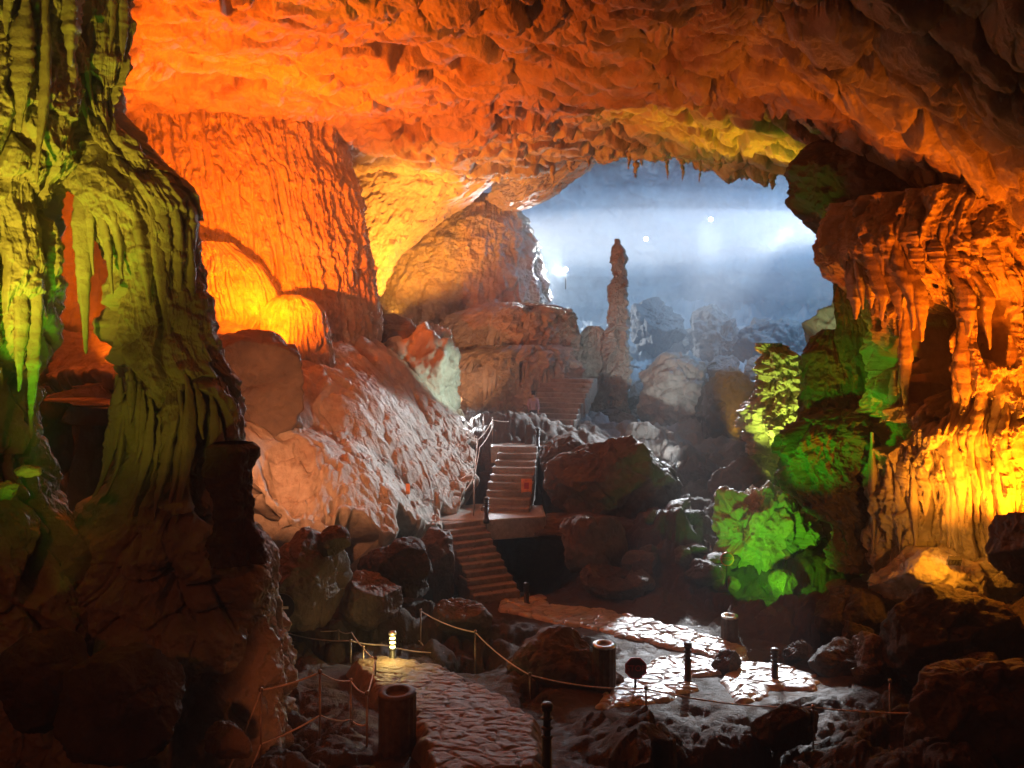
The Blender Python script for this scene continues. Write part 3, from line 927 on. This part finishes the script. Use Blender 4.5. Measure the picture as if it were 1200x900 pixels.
boulder("rock_ledge", 1026, 1150, 644, 715, 14.0, LIMESTONE, "cracked glowing ledge of rock under the orange column", "rock ledge", 481, 90, 0.9, 9, 0.22)
boulder("rock_ledge", 1140, 1205, 640, 700, 14.0, LIMESTONE, "small lit ledge right of the amber floodlight", "rock ledge", 482, 80, 0.8, 9, 0.22)

# small stalactites along the arch edge
rng = np.random.default_rng(5)
for k, px_ in enumerate((648, 668, 690, 737, 745, 752, 770, 782, 800, 820, 842, 862, 884, 897, 905, 935)):
    dl = float(np.interp(px_, LIP[:, 0], LIP[:, 1])) - rng.uniform(0.6, 2.2)
    x_ = (px_ - 600) / F * dl
    zt = float(CEIL(np.array(x_), np.array(dl))) + 0.1
    ln, rd = rng.uniform(0.35, 1.0), rng.uniform(0.06, 0.14)
    m = MB()
    m.tube([(0.02 * math.sin(j + k), 0.02 * math.cos(1.7 * j), -ln * j / 9.0) for j in range(10)], [rd * (1.5 - 0.14 * j) * (1 + 0.2 * math.sin(j * 2.1 + k)) if j < 9 else 0.004 for j in range(10)], 12)
    o = m.build("stalactite", LIMESTONE, None, True)
    o.location = (x_, dl, zt)
    tag(o, "small pointed stalactite hanging along the edge of the rock arch", "stalactite", "small stalactites along the arch edge")

# near left columns
column("limestone_column", [(-80, -110, 100), (0, -110, 92), (100, -110, 82), (190, -110, 74), (225, -110, 50), (250, -110, 52), (300, -105, 66), (350, -105, 54), (400, -100, 44), (450, -100, 34), (500, -100, 28), (560, -100, 32), (640, -120, 80), (720, -130, 110), (940, -140, 120)],
       9.3, LIMESTONE, "yellow green limestone column cut by the left picture edge", "column", 501, 0.8, 900, 1000, 0.06, 3.0, 0.04, 1.3, 0.06, 0.04, bundle=0.14, knob=0.22, strands=[(-70, 250, 12, 0.05, 0.12), (240, 520, 9, 0.04, 0.09)])
column("limestone_column", [(-80, 78, 152), (0, 80, 150), (35, 86, 150), (75, 94, 132), (120, 94, 140), (170, 98, 165), (200, 100, 190), (230, 104, 226), (280, 122, 230), (330, 142, 222), (400, 146, 240), (450, 146, 272), (490, 144, 282), (530, 140, 276), (580, 122, 268), (620, 90, 296), (700, 55, 320), (800, 20, 334), (880, -10, 344), (960, -20, 350)],
       9.9, LIMESTONE, "dark olive green column that widens downwards in front of the orange curtain", "column", 511, 0.8, 900, 1000, 0.05, 3.0, 0.05, 1.0, 0.08, 0.04, bundle=0.11, knob=0.28, strands=[(-60, 200, 8, 0.04, 0.08), (180, 430, 12, 0.04, 0.10), (430, 600, 20, 0.03, 0.08)])
column("stone_stump", [(519, 262, 284), (523, 255, 292), (560, 252, 298), (610, 252, 304), (660, 250, 310)], 9.2, MUDROCK,
       "square topped broken stalagmite stump beside the dark olive column", "stalagmite", 521, 0.8, 240, 240, 0.03, 4, 0.03, 0.6, 0.10, 0.04, knob=0.07)

# ------------------------------------------------------------------ boulders
B = boulder
B("rock", -14, 20, 566, 584, 7.9, LIMESTONE, "bright green slanting chip of rock at the left picture edge", "rock", 498, 40, 0.8, 6, 0.3)
B("rock", 20, 46, 545, 558, 7.9, LIMESTONE, "small bright green fleck of rock near the base of the left column", "rock", 499, 40, 0.8, 6, 0.3)
B("boulder", 642, 794, 513, 622, 21.0, MUDROCK, "largest flat topped brown boulder right of the middle stairs", seed=601, n=80, depth=0.7, rough=0.14, planes=6)
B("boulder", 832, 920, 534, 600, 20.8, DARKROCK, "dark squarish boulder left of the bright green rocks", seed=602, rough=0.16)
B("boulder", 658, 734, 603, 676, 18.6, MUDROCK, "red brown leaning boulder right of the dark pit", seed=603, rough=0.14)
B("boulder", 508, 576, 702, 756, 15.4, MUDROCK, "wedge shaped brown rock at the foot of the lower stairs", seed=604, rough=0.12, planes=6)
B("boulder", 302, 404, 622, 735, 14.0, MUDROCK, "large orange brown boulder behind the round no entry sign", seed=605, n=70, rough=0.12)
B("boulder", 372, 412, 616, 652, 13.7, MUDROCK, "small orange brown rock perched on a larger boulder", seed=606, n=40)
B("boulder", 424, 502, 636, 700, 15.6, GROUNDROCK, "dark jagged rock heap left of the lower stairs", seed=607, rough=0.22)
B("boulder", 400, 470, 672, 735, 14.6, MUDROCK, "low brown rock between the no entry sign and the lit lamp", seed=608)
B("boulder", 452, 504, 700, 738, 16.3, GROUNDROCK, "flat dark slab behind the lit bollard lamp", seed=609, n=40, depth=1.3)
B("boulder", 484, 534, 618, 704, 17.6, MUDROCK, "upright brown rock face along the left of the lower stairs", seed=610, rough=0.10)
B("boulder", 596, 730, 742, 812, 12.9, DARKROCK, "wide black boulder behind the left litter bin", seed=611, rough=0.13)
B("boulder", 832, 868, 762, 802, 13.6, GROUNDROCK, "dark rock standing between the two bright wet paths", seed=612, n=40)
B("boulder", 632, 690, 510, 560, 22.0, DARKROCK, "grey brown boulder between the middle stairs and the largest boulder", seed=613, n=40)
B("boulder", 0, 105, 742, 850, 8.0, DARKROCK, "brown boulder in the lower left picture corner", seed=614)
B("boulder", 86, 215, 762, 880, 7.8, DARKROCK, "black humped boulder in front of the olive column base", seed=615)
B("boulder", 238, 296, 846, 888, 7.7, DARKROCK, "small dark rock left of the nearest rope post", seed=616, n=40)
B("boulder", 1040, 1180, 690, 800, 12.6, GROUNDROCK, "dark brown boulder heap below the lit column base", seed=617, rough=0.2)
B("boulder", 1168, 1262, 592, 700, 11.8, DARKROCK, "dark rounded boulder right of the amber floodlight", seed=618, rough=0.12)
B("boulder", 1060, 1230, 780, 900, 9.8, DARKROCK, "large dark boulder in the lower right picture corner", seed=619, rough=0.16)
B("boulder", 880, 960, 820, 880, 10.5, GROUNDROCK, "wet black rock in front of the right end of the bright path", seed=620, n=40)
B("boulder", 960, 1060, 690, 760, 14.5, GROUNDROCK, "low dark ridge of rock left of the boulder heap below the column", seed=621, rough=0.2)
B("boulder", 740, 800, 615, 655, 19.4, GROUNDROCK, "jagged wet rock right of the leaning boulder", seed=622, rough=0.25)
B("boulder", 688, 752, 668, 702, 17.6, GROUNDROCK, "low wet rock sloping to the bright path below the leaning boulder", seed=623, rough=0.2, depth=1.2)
B("boulder", 436, 536, 384, 530, 26.4, LIMESTONE, "craggy pale green white rock lit behind the flowstone slope", seed=624, n=80, rough=0.2, lump=0.2)
B("boulder", 428, 492, 368, 420, 26.0, DARKROCK, "dark square rock resting above the craggy pale rock", seed=625)
B("boulder", 750, 830, 418, 520, 32.5, LIMESTONE, "pale blue white slab of rock right of the tall tower", seed=626, rough=0.2, n=80, planes=5)
B("boulder", 822, 900, 440, 540, 30, DARKROCK, "dark misty boulder left of the glowing knobbly rock", seed=629, rough=0.2, planes=6)
B("boulder", 740, 800, 352, 420, 48, MUDROCK, "far blue grey pinnacle rock right behind the tall tower", seed=628, rough=0.2)
B("boulder", 810, 862, 360, 440, 46, MUDROCK, "far blue grey pointed rock in the middle of the misty hall", seed=629, rough=0.2)
B("boulder", 860, 960, 376, 450, 48, MUDROCK, "far broad blue grey rock left of the pale green slab", seed=630, rough=0.2)
B("boulder", 800, 850, 532, 580, 23.5, GROUNDROCK, "grey white capped rock right behind the largest boulder", seed=631, rough=0.2)

# boulders strewn over the far slope: three shapes, copied
far_src = [o for o in SC.collection.objects if o.name.split(".")[0] == "boulder" and o["label"].startswith("far ")]
rng = np.random.default_rng(77)
for k in range(34):
    y_ = rng.uniform(33, 56)
    px_ = rng.uniform(745, 985)
    x_ = (px_ - 600) / F * y_
    c_ = far_src[k % len(far_src)].copy()
    SC.collection.objects.link(c_)
    c_.location = (x_, y_, float(G(np.array(x_), np.array(y_))) + rng.uniform(-0.2, 0.5))
    sc_ = rng.uniform(0.25, 0.75)
    c_.scale = (sc_ * rng.uniform(0.8, 1.5), sc_, sc_ * rng.uniform(0.6, 1.1))
    c_.rotation_euler = (rng.uniform(-0.4, 0.4), rng.uniform(-0.4, 0.4), rng.uniform(0, 6.28))
    tag(c_, "blue grey boulder strewn over the far misty slope", "boulder", "boulders strewn over the far misty slope")

# smaller rocks lying between the boulders, copied from the boulders
src_ = [o for o in SC.collection.objects if o.name.split(".")[0] == "boulder" and not o["label"].startswith(("far ", "blue grey"))][:22]
for label, group, n_, box in (("small dark brown rock heaped left of the lower stone steps", "small rocks heaped left of the lower steps", 22, (345, 545, 655, 745)),
                              ("small dark brown rock on the floor below the orange column", "small rocks below the orange column", 26, (850, 1190, 665, 800)),
                              ("small dark wet rock between the largest boulder and the wet path", "small rocks above the wet path", 22, (660, 850, 600, 705))):
    for k in range(n_):
        q = hit(rng.uniform(box[0], box[1]), rng.uniform(box[2], box[3]))
        if min(float(seg_dist(np.array(q.x), np.array(q.y), p_)) for p_ in PATHS) < 0.45:
            continue
        c_ = src_[(k * 5) % len(src_)].copy()
        SC.collection.objects.link(c_)
        big_ = max(v_[i_] for v_ in c_.bound_box for i_ in range(3))
        sc_ = rng.uniform(0.18, 0.5) / max(big_, 0.2)
        c_.location = (q.x, q.y, q.z + 0.08)
        c_.scale = (sc_ * rng.uniform(0.8, 1.3), sc_, sc_ * rng.uniform(0.6, 1.0))
        c_.rotation_euler = (rng.uniform(-0.6, 0.6), rng.uniform(-0.6, 0.6), rng.uniform(0, 6.28))
        c_.name = "rock"
        tag(c_, label, "rock", group)

# rock ledge bridging the dark pit
B("rock_ledge", 578, 850, 601, 636, 20.3, MUDROCK, "long flat brown rock ledge over the dark pit", "rock ledge", 640, 80, 0.5, 6, 0.06)

# ------------------------------------------------------------------ stairs


def staircase(label, a, b, w0, w1, n, seed):
    """steps from foot a to head b"""
    a, b = Vector(a), Vector(b)
    t = thing("stone_staircase", label, "stairs", a)
    run = Vector((b.x - a.x, b.y - a.y, 0))
    u = run.normalized()
    s = Vector((u.y, -u.x, 0))
    rng = np.random.default_rng(seed)
    for k in range(n):
        f0, f1 = k / n, (k + 1) / n
        w = (w0 + (w1 - w0) * f0) * rng.uniform(0.96, 1.06)
        top = (b.z - a.z) * f1 + rng.uniform(-0.012, 0.012)
        c0 = run * f0 - u * 0.05
        c1 = run * f1 + u * 0.28
        sk = rng.uniform(-0.03, 0.03)
        vs = []
        for c, e in ((c0, sk), (c1, -sk)):
            for side in (-1, 1):
                q = c + s * side * w / 2 + u * e * side
                vs += [Vector((q.x, q.y, top - 0.55)), Vector((q.x, q.y, top))]
        fs = [(0, 2, 3, 1), (4, 5, 7, 6), (0, 1, 5, 4), (2, 6, 7, 3), (1, 3, 7, 5), (0, 4, 6, 2)]
        mesh_py("step", vs, fs, STEPSTONE, t, False, 0.025)
    return t


staircase("lower flight of dark stone steps beside the black pit", P(582, 701, 17.4), P(540, 609, 19.4), 1.06, 1.0, 11, 1)
staircase("middle flight of stone steps left of the largest boulder", P(592, 601, 20.3), P(609, 522, 23.4), 1.25, 1.08, 9, 2)
staircase("upper misty flight of stone steps left of the tall tower", P(640, 503, 27.2), P(668, 443, 30.0), 1.8, 1.9, 10, 3)


def slab(name, pts, thick, label):
    t = len(pts)
    vs = [Vector(p) for p in pts] + [Vector(p) - Vector((0, 0, thick)) for p in pts]
    fs = [tuple(range(t)), tuple(range(2 * t - 1, t - 1, -1))] + [(i, i + t, (i + 1) % t + t, (i + 1) % t) for i in range(t)]
    o = mesh_py(name, vs, fs, COBBLE, None, False, 0.03)
    return tag(o, label, "landing")


slab("stone_landing", [P(500, 609, 19.35), P(575, 609, 19.35), P(640, 605, 19.8), P(636, 592, 21.0), P(560, 590, 21.2), P(512, 596, 20.6)], 0.5, "paved landing at the top of the lower dark steps")
slab("stone_landing", [P(576, 523, 23.3), P(640, 523, 23.3), P(690, 511, 25.8), P(672, 502, 27.6), P(590, 501, 27.6), P(568, 511, 25.6)], 0.5, "pale misty landing at the top of the middle steps")


# ------------------------------------------------------------------ small things
def rope_fence(label, posts, ropes, group=None, cat="rope fence"):
    """posts: (px, top y, bottom y, d); ropes: lists of (px, py, d)"""
    base = P(posts[0][0], posts[0][2], posts[0][3])
    t = thing("rope_fence", label, cat, base, group)
    for px, y0, y1, d in posts:
        m = MB()
        a, b = P(px, y1, d) - base, P(px, y0, d) - base
        m.tube([a - Vector((0, 0, 0.15)), b], 0.014, 8)
        m.lathe([(0.001, 0.03), (0.024, 0.018), (0.027, 0.0), (0.022, -0.02)], 10, b)
        m.build("post", METAL, t, True)
    for r in ropes:
        pts = [P(*q) - base for q in r]
        dense = []
        for a, b in zip(pts, pts[1:]):
            sag = 0.035 * (b - a).length
            for k in range(8):
                f = k / 8
                dense.append(a.lerp(b, f) - Vector((0, 0, sag * 4 * f * (1 - f))))
        dense.append(pts[-1])
        MB().tube(dense, 0.010, 7).build("rope", ROPE, t, True)
    return t


rope_fence("nearest rope fence with four slim posts in the lower left",
           [(305.7, 808, 912, 9.2), (375, 787, 892, 9.6), (411, 797, 884, 10.6), (430, 812, 900, 9.6)],
           [[(262, 915, 8.6), (305.7, 809, 9.2), (375, 788, 9.6), (411, 798, 10.6), (430, 813, 9.6)],
            [(288, 915, 8.8), (305.7, 872, 9.2), (375, 838, 9.6), (411, 843, 10.6), (430, 849, 9.6)]])
rope_fence("thin rope fence curving round the path behind the lit lamp",
           [(440, 771, 832, 12.0), (425.5, 758, 810, 12.8), (411, 751, 792, 13.4), (397, 739, 770, 14.2)],
           [[(430, 815, 10.4), (440, 772, 12.0), (425.5, 759, 12.8), (412, 741, 13.4), (397, 739, 14.2), (325, 734, 14.6)],
            [(325, 738, 14.4), (411, 751, 13.4), (450, 756, 13.5), (520, 765, 14.0)]])
rope_fence("dark rope fence along the right edge of the brick path",
           [(493, 715, 778, 14.6), (557, 740, 806, 13.4), (621, 790, 830, 12.0), (757, 806, 862, 11.0), (953, 828, 892, 10.4), (1043, 798, 876, 10.4)],
           [[(445, 716, 15.4), (493, 752, 14.6), (527, 790, 13.2)], [(493, 716, 14.6), (557, 741, 13.4), (621, 791, 12.0), (757, 807, 11.0), (953, 829, 10.4), (1210, 826, 10.0)],
            [(953, 872, 10.4), (1043, 872, 10.4), (1210, 853, 10.0)]])
rope_fence("pale handrail climbing beside the middle stairs",
           [(556, 535, 600, 20.5), (558, 512, 575, 21.8), (566, 486, 520, 23.6), (577, 490, 520, 24.0), (570, 583, 612, 19.35), (555, 560, 606, 19.8)],
           [[(538, 562, 19.6), (556, 548, 20.5), (560, 515, 21.8), (577, 492, 23.9), (596, 494, 24.4)], [(545, 575, 19.6), (556, 556, 20.5), (562, 524, 21.8), (577, 500, 23.9)]])


def bollard(px, top, bot, d, label, lit=False):
    h = (bot - top) / F * d
    t = thing("bollard_lamp", label, "bollard lamp", P(px, bot, d), "bollard lamps along the paths")
    r = 0.06
    hh = h * 0.42
    MB().lathe([(r * 1.25, -0.06), (r * 1.25, 0.03), (r * 0.9, 0.035), (r * 0.9, h - hh)], 20).build("pole", BLACK, t, True)
    MB().lathe([(r * 0.72, h - hh), (r * 0.72, h - 0.04)], 20).build("lamp_glass", LAMPGLASS if lit else BLACK, t, True)
    for k in range(4):
        m = MB()
        z = h - hh + 0.004 + (hh - 0.06) * k / 3.0
        m.lathe([(r * 0.74, z), (r * 1.12, z - 0.014), (r * 1.12, z - 0.006), (r * 0.74, z + 0.010)], 20)
        m.build("louvre", BLACK, t, True)
    MB().lathe([(r * 1.1, h - 0.045), (r * 1.15, h - 0.02), (r * 0.9, h), (0.01, h + 0.008)], 20).build("cap", BLACK if not lit else STEEL, t, True)
    return t


bollard(460, 740, 787, 13.0, "lit bollard lamp glowing yellow on the brick path", True)
lp = P(460, 754, 12.75)
bulb("bollard_bulb", lp, 20, (1.0, 0.72, 0.22), 0.06)
bollard(641, 824, 915, 8.9, "nearest unlit bollard lamp at the bottom edge right of the brick path")
bollard(806, 753, 800, 12.9, "unlit bollard lamp standing between the two bright wet paths")
bollard(908, 760, 806, 13.0, "unlit bollard lamp at the right end of the bright wet path")
bollard(617, 683, 708, 17.1, "small post lamp at the foot of the lower stairs")
bollard(570, 583, 610, 19.3, "small post lamp at the head of the lower stairs")
bollard(630, 502, 524, 23.3, "small post lamp at the head of the middle stairs")


def bin_(px, w, top, bot, d, label, rim=STEEL):
    h = (bot - top) / F * d
    r = w / 2 / F * d
    base = P(px, bot, d)
    t = thing("litter_bin", label, "litter bin", base, "tree stump litter bins")
    n = 64
    vs, fs = [], []
    zs = (-0.05, h * 0.3, h * 0.6, h - 0.03)
    for z in zs:
        for k in range(n):
            q = 2 * math.pi * k / n
            rr = r * (1 + 0.05 * math.sin(q * 14) + 0.03 * math.sin(q * 5 + 1) + (0.06 if z < 0 else 0))
            vs.append((rr * math.cos(q), rr * math.sin(q), z))
    for j in range(len(zs) - 1):
        for k in range(n):
            fs.append((j * n + k, j * n + (k + 1) % n, (j + 1) * n + (k + 1) % n, (j + 1) * n + k))
    mesh_py("trunk", vs, fs, BARK, t, True)
    MB().lathe([(r * 0.62, h - 0.08), (r * 0.62, h - 0.004), (r * 0.7, h + 0.006), (r * 1.04, h + 0.0), (r * 1.04, h - 0.035), (r * 0.9, h - 0.05)], 40).build("rim", rim, t, True)
    MB().lathe([(r * 0.60, h - 0.12), (r * 0.60, h - 0.09)], 30).build("inner_bucket", BLACK, t, True)
    return t


bin_(465, 42, 810, 897, 9.6, "nearest dark ribbed litter bin beside the brick path", BARK)
bin_(708, 26, 754, 812, 12.4, "ribbed litter bin with pale rim left of the stop sign")
bin_(855, 19, 721, 750, 15.0, "small litter bin with bright rim beyond the wet path")
bin_(538, 12, 492, 515, 24.4, "tiny stump bin at the top of the middle stairs")


def text(body, size, mat, parent, loc):
    cu = bpy.data.curves.new("lettering", 'FONT')
    cu.body = body
    cu.size = size
    cu.align_x = 'CENTER'
    cu.align_y = 'CENTER'
    cu.extrude = 0.002
    tmp = bpy.data.objects.new("lettering_outline", cu)
    SC.collection.objects.link(tmp)
    bpy.context.view_layer.update()
    me = bpy.data.meshes.new_from_object(tmp.evaluated_get(bpy.context.evaluated_depsgraph_get()))
    bpy.data.objects.remove(tmp)
    bpy.data.curves.remove(cu)
    me.materials.clear()
    me.materials.append(mat)
    o = bpy.data.objects.new("lettering", me)
    link(o, parent)
    o.location = loc
    o.rotation_euler = (math.radians(90), 0, 0)
    return o


def disc(n, r, y0, y1, rot=0.0):
    m = MB()
    for y in (y0, y1):
        for k in range(n):
            q = 2 * math.pi * k / n + rot
            m.v.append(Vector((r * math.cos(q), y, r * math.sin(q))))
    for k in range(n):
        m.f.append((k, (k + 1) % n, n + (k + 1) % n, n + k))
    m.f.append(tuple(range(n))[::-1])
    m.f.append(tuple(range(n, 2 * n)))
    return m


def stop_sign(px, py, r_px, d, label, sides=8, foot=None):
    c = P(px, py, d)
    r = r_px / F * d
    t = thing("stop_sign", label, "sign", c)
    disc(sides, r, -0.01, 0.01, math.pi / 8).build("border", SIGNRED, t)
    disc(sides, r * 0.86, -0.016, -0.011, math.pi / 8).build("plate", SIGNDARK, t)
    text("STOP", r * 0.72, SIGNRED, t, (0, -0.02, 0))
    MB().tube([(0, 0.03, -r * 0.6), (0, 0.03, -r - 0.45)], 0.02).build("post", BLACK, t, True)
    return t


stop_sign(745, 783, 13.5, 12.3, "dark red octagonal stop sign beside the pale rimmed bin")
stop_sign(852, 655, 8.0, 16.4, "small round red stop sign in front of the lime green rock", 24)

c = P(330, 711, 13.2)
t = thing("no_entry_sign", "round black sign with one pale bar before the orange brown boulder", "sign", c)
disc(36, 15.5 / F * 13.2, -0.012, 0.012).build("plate", BLACK, t)
MB().box((-0.01, -0.02, -0.01), (0.25, 0.008, 0.042)).build("bar", SIGNWHITE, t)
MB().tube([(0, 0.03, -0.1), (0, 0.03, -0.95)], 0.022).build("post", BLACK, t, True)

c = P(617, 570, 20.9)
t = thing("notice_board", "small bright orange notice standing on the middle stairs", "sign", c)
MB().box((0, 0, 0), (0.28, 0.025, 0.40)).build("board", SIGNORANGE, t, False, 0.02)
MB().box((0, -0.016, 0.02), (0.12, 0.006, 0.16)).build("pictogram", SIGNRED, t)
MB().tube([(0, 0.02, -0.19), (0, 0.02, -0.55)], 0.018).build("post", METAL, t, True)
c = P(478, 573, 18.2)
t = thing("marker_post", "little orange marker standing on the flowstone slope", "marker", c)
MB().box((0, 0, 0), (0.09, 0.02, 0.24)).build("board", SIGNORANGE, t, False, 0.01)
MB().tube([(0, 0.012, -0.1), (0, 0.012, -0.45)], 0.012).build("post", METAL, t, True)


def floodlight(loc, target, lens, label, size=0.2):
    t = thing("floodlight", label, "floodlight", loc)
    dq = (Vector(target) - Vector(loc)).to_track_quat('Y', 'Z')
    t.rotation_mode = 'QUATERNION'
    t.rotation_quaternion = dq
    s = size
    m = MB()
    m.box((0, -0.25 * s, 0), (1.2 * s, 0.5 * s, 0.9 * s))
    for k in range(4):
        m.box((-0.45 * s + 0.3 * s * k, -0.62 * s, 0), (0.06 * s, 0.22 * s, 0.8 * s))
    m.build("housing", BLACK, t, False, 0.01)
    MB().box((0, 0.03 * s, 0), (1.0 * s, 0.04 * s, 0.72 * s)).build("lens", lens, t)
    MB().tube([(-0.68 * s, -0.25 * s, 0), (-0.68 * s, -0.3 * s, -0.75 * s), (0.68 * s, -0.3 * s, -0.75 * s), (0.68 * s, -0.25 * s, 0)], 0.04 * s, 6).build("bracket", BLACK, t)
    return t


floodlight(P(1118, 654, 13.35), P(1095, 560, 14.6), LENSAMBER, "glaring amber floodlight at the foot of the orange column", 0.16)
bulb("amber_bulb", P(1112, 642, 12.95), 80, (1.0, 0.33, 0.015), 0.06)
floodlight(P(302, 399, 19.9), P(330, 190, 22.0), LENSAMBER, "small bright floodlight at the foot of the orange curtain", 0.14)
floodlight(P(489, 781, 13.4), P(460, 700, 13.8), LENSAMBER, "tiny pale floodlight on the ground right of the lit bollard", 0.10)


def hall_lamp(px, py, d, label, r=0.10, pole=False):
    t = thing("hall_lamp", label, "lamp", P(px, py, d), "white lamps of the far hall")
    MB().lathe([(0.001, -r), (r * 0.7, -r * 0.7), (r, 0), (r * 0.7, r * 0.7), (0.001, r)], 14).build("bulb", LENSWHITE, t, True)
    MB().lathe([(r * 0.5, r * 0.75), (r * 0.6, r * 1.3), (r * 0.25, r * 1.5)], 12).build("socket", BLACK, t, True)
    if pole:
        MB().tube([(0, 0.12, -0.1), (0, 0.12, -0.9)], 0.03).build("pole", BLACK, t, True)
    l = bulb("hall_bulb", P(px, py, d - 0.3), 90 if r > 0.08 else 12, WHITE, 0.1)
    return t


hall_lamp(833, 257, 36.2, "highest white lamp shining in the mist, right of the tower")
hall_lamp(757, 280, 36.2, "white lamp shining in the mist just right of the tower top")
hall_lamp(663, 316, 37.2, "white lamp left of the tower with a lit ledge below it", 0.10, True)
hall_lamp(643, 343, 37.5, "lowest white lamp beside the edge of the great dome")
hall_lamp(443, 412, 25.0, "single white lamp on the dark square rock", 0.06)

# ------------------------------------------------------------------ person on the stairs


def person(px, top, bot, d, label):
    h = (bot - top) / F * d
    t = thing("person", label, "person", P(px, bot, d))
    k = h / 1.7

    def skin(name, verts, edges, radii, mat, root=0):
        me = bpy.data.meshes.new(name)
        me.from_pydata([Vector(v) * k for v in verts], edges, [])
        me.materials.append(mat)
        o = bpy.data.objects.new(name, me)
        link(o, t)
        md = o.modifiers.new("body", 'SKIN')
        for i, r in enumerate(radii):
            me.skin_vertices[0].data[i].radius = (r[0] * k, r[1] * k)
        me.skin_vertices[0].data[root].use_root = True
        md.use_smooth_shade = True
        s = o.modifiers.new("round", 'SUBSURF')
        s.levels = s.render_levels = 2
        return o

    verts = [(0, 0, 0.93), (0, 0.01, 1.15), (0, 0.0, 1.38), (0, 0.0, 1.47), (0, -0.01, 1.54), (0, -0.015, 1.64),
             (0.09, 0, 0.88), (0.10, -0.02, 0.48), (0.11, 0.02, 0.08), (0.12, -0.13, 0.03),
             (-0.09, 0, 0.88), (-0.11, -0.05, 0.48), (-0.12, 0.02, 0.08), (-0.13, -0.13, 0.03),
             (0.17, 0, 1.38), (0.22, 0.02, 1.10), (0.21, -0.08, 0.86), (0.21, -0.11, 0.78),
             (-0.17, 0, 1.38), (-0.23, 0.01, 1.10), (-0.20, -0.10, 0.88), (-0.20, -0.13, 0.80)]
    edges = [(0, 1), (1, 2), (2, 3), (3, 4), (4, 5), (0, 6), (6, 7), (7, 8), (8, 9), (0, 10), (10, 11), (11, 12), (12, 13), (2, 14), (14, 15), (15, 16), (16, 17), (2, 18), (18, 19), (19, 20), (20, 21)]
    rad = [(0.13, 0.10), (0.125, 0.09), (0.13, 0.10), (0.055, 0.055), (0.075, 0.085), (0.07, 0.085), (0.085, 0.085), (0.06, 0.06), (0.04, 0.045), (0.035, 0.03),
           (0.085, 0.085), (0.06, 0.06), (0.04, 0.045), (0.035, 0.03), (0.055, 0.055), (0.042, 0.042), (0.03, 0.03), (0.03, 0.02), (0.055, 0.055), (0.042, 0.042), (0.03, 0.03), (0.03, 0.02)]
    skin("body", verts, edges, rad, SKIN)
    skin("shirt", [(0, 0, 0.88), (0, 0.01, 1.15), (0, 0, 1.37), (0, 0, 1.45), (0.175, 0, 1.375), (0.222, 0.02, 1.12), (0.215, -0.06, 0.92), (-0.175, 0, 1.375), (-0.232, 0.01, 1.12), (-0.205, -0.08, 0.92)],
         [(0, 1), (1, 2), (2, 3), (2, 4), (4, 5), (5, 6), (2, 7), (7, 8), (8, 9)],
         [(0.155, 0.12), (0.145, 0.11), (0.15, 0.12), (0.07, 0.07), (0.075, 0.075), (0.06, 0.06), (0.05, 0.05), (0.075, 0.075), (0.06, 0.06), (0.05, 0.05)], SHIRT)
    skin("trousers", [(0, 0, 0.95), (0.09, 0, 0.86), (0.10, -0.02, 0.48), (0.11, 0.02, 0.10), (-0.09, 0, 0.86), (-0.11, -0.05, 0.48), (-0.12, 0.02, 0.10)],
         [(0, 1), (1, 2), (2, 3), (0, 4), (4, 5), (5, 6)], [(0.14, 0.115), (0.10, 0.10), (0.078, 0.078), (0.062, 0.062), (0.10, 0.10), (0.078, 0.078), (0.062, 0.062)], TROUSERS)
    skin("hair", [(0, 0.02, 1.56), (0, 0.02, 1.66), (0, -0.01, 1.70)], [(0, 1), (1, 2)], [(0.08, 0.075), (0.085, 0.09), (0.06, 0.07)], HAIR, 1)
    return t


person(625, 460, 505, 27.0, "person in a pale purple top standing at the foot of the upper stairs")

# ------------------------------------------------------------------ mist


def mist_mat(name, density):
    mat = bpy.data.materials.new(name)
    mat.use_nodes = True
    nt = mat.node_tree
    nt.nodes.remove(nt.nodes["Principled BSDF"])
    pv = nt.nodes.new("ShaderNodeVolumePrincipled")
    pv.inputs["Color"].default_value = (0.92, 0.96, 1.0, 1)
    pv.inputs["Density"].default_value = density
    nt.links.new(pv.outputs[0], nt.nodes["Material Output"].inputs["Volume"])
    return mat


m_ = MB().box((3.0, 32.0, 9.0), (84.0, 90.0, 40.0))
haze = m_.build("haze", mist_mat("thin_haze", 0.0052))
tag(haze, kind="stuff")
# banks of thicker mist lying in the far hall
cs, cq = cube_sphere(24)
for c, r_, den in (((7, 54, 6.4), (24, 11, 1.9), 0.024), ((7, 54, 6.0), (25, 12, 3.8), 0.010), ((7, 54, 2.5), (27, 17.5, 8.5), 0.012)):
    o = mesh_np("mist", cs * np.array(r_), cq, mist_mat("mist_bank", den))
    o.location = c
    tag(o, kind="stuff")
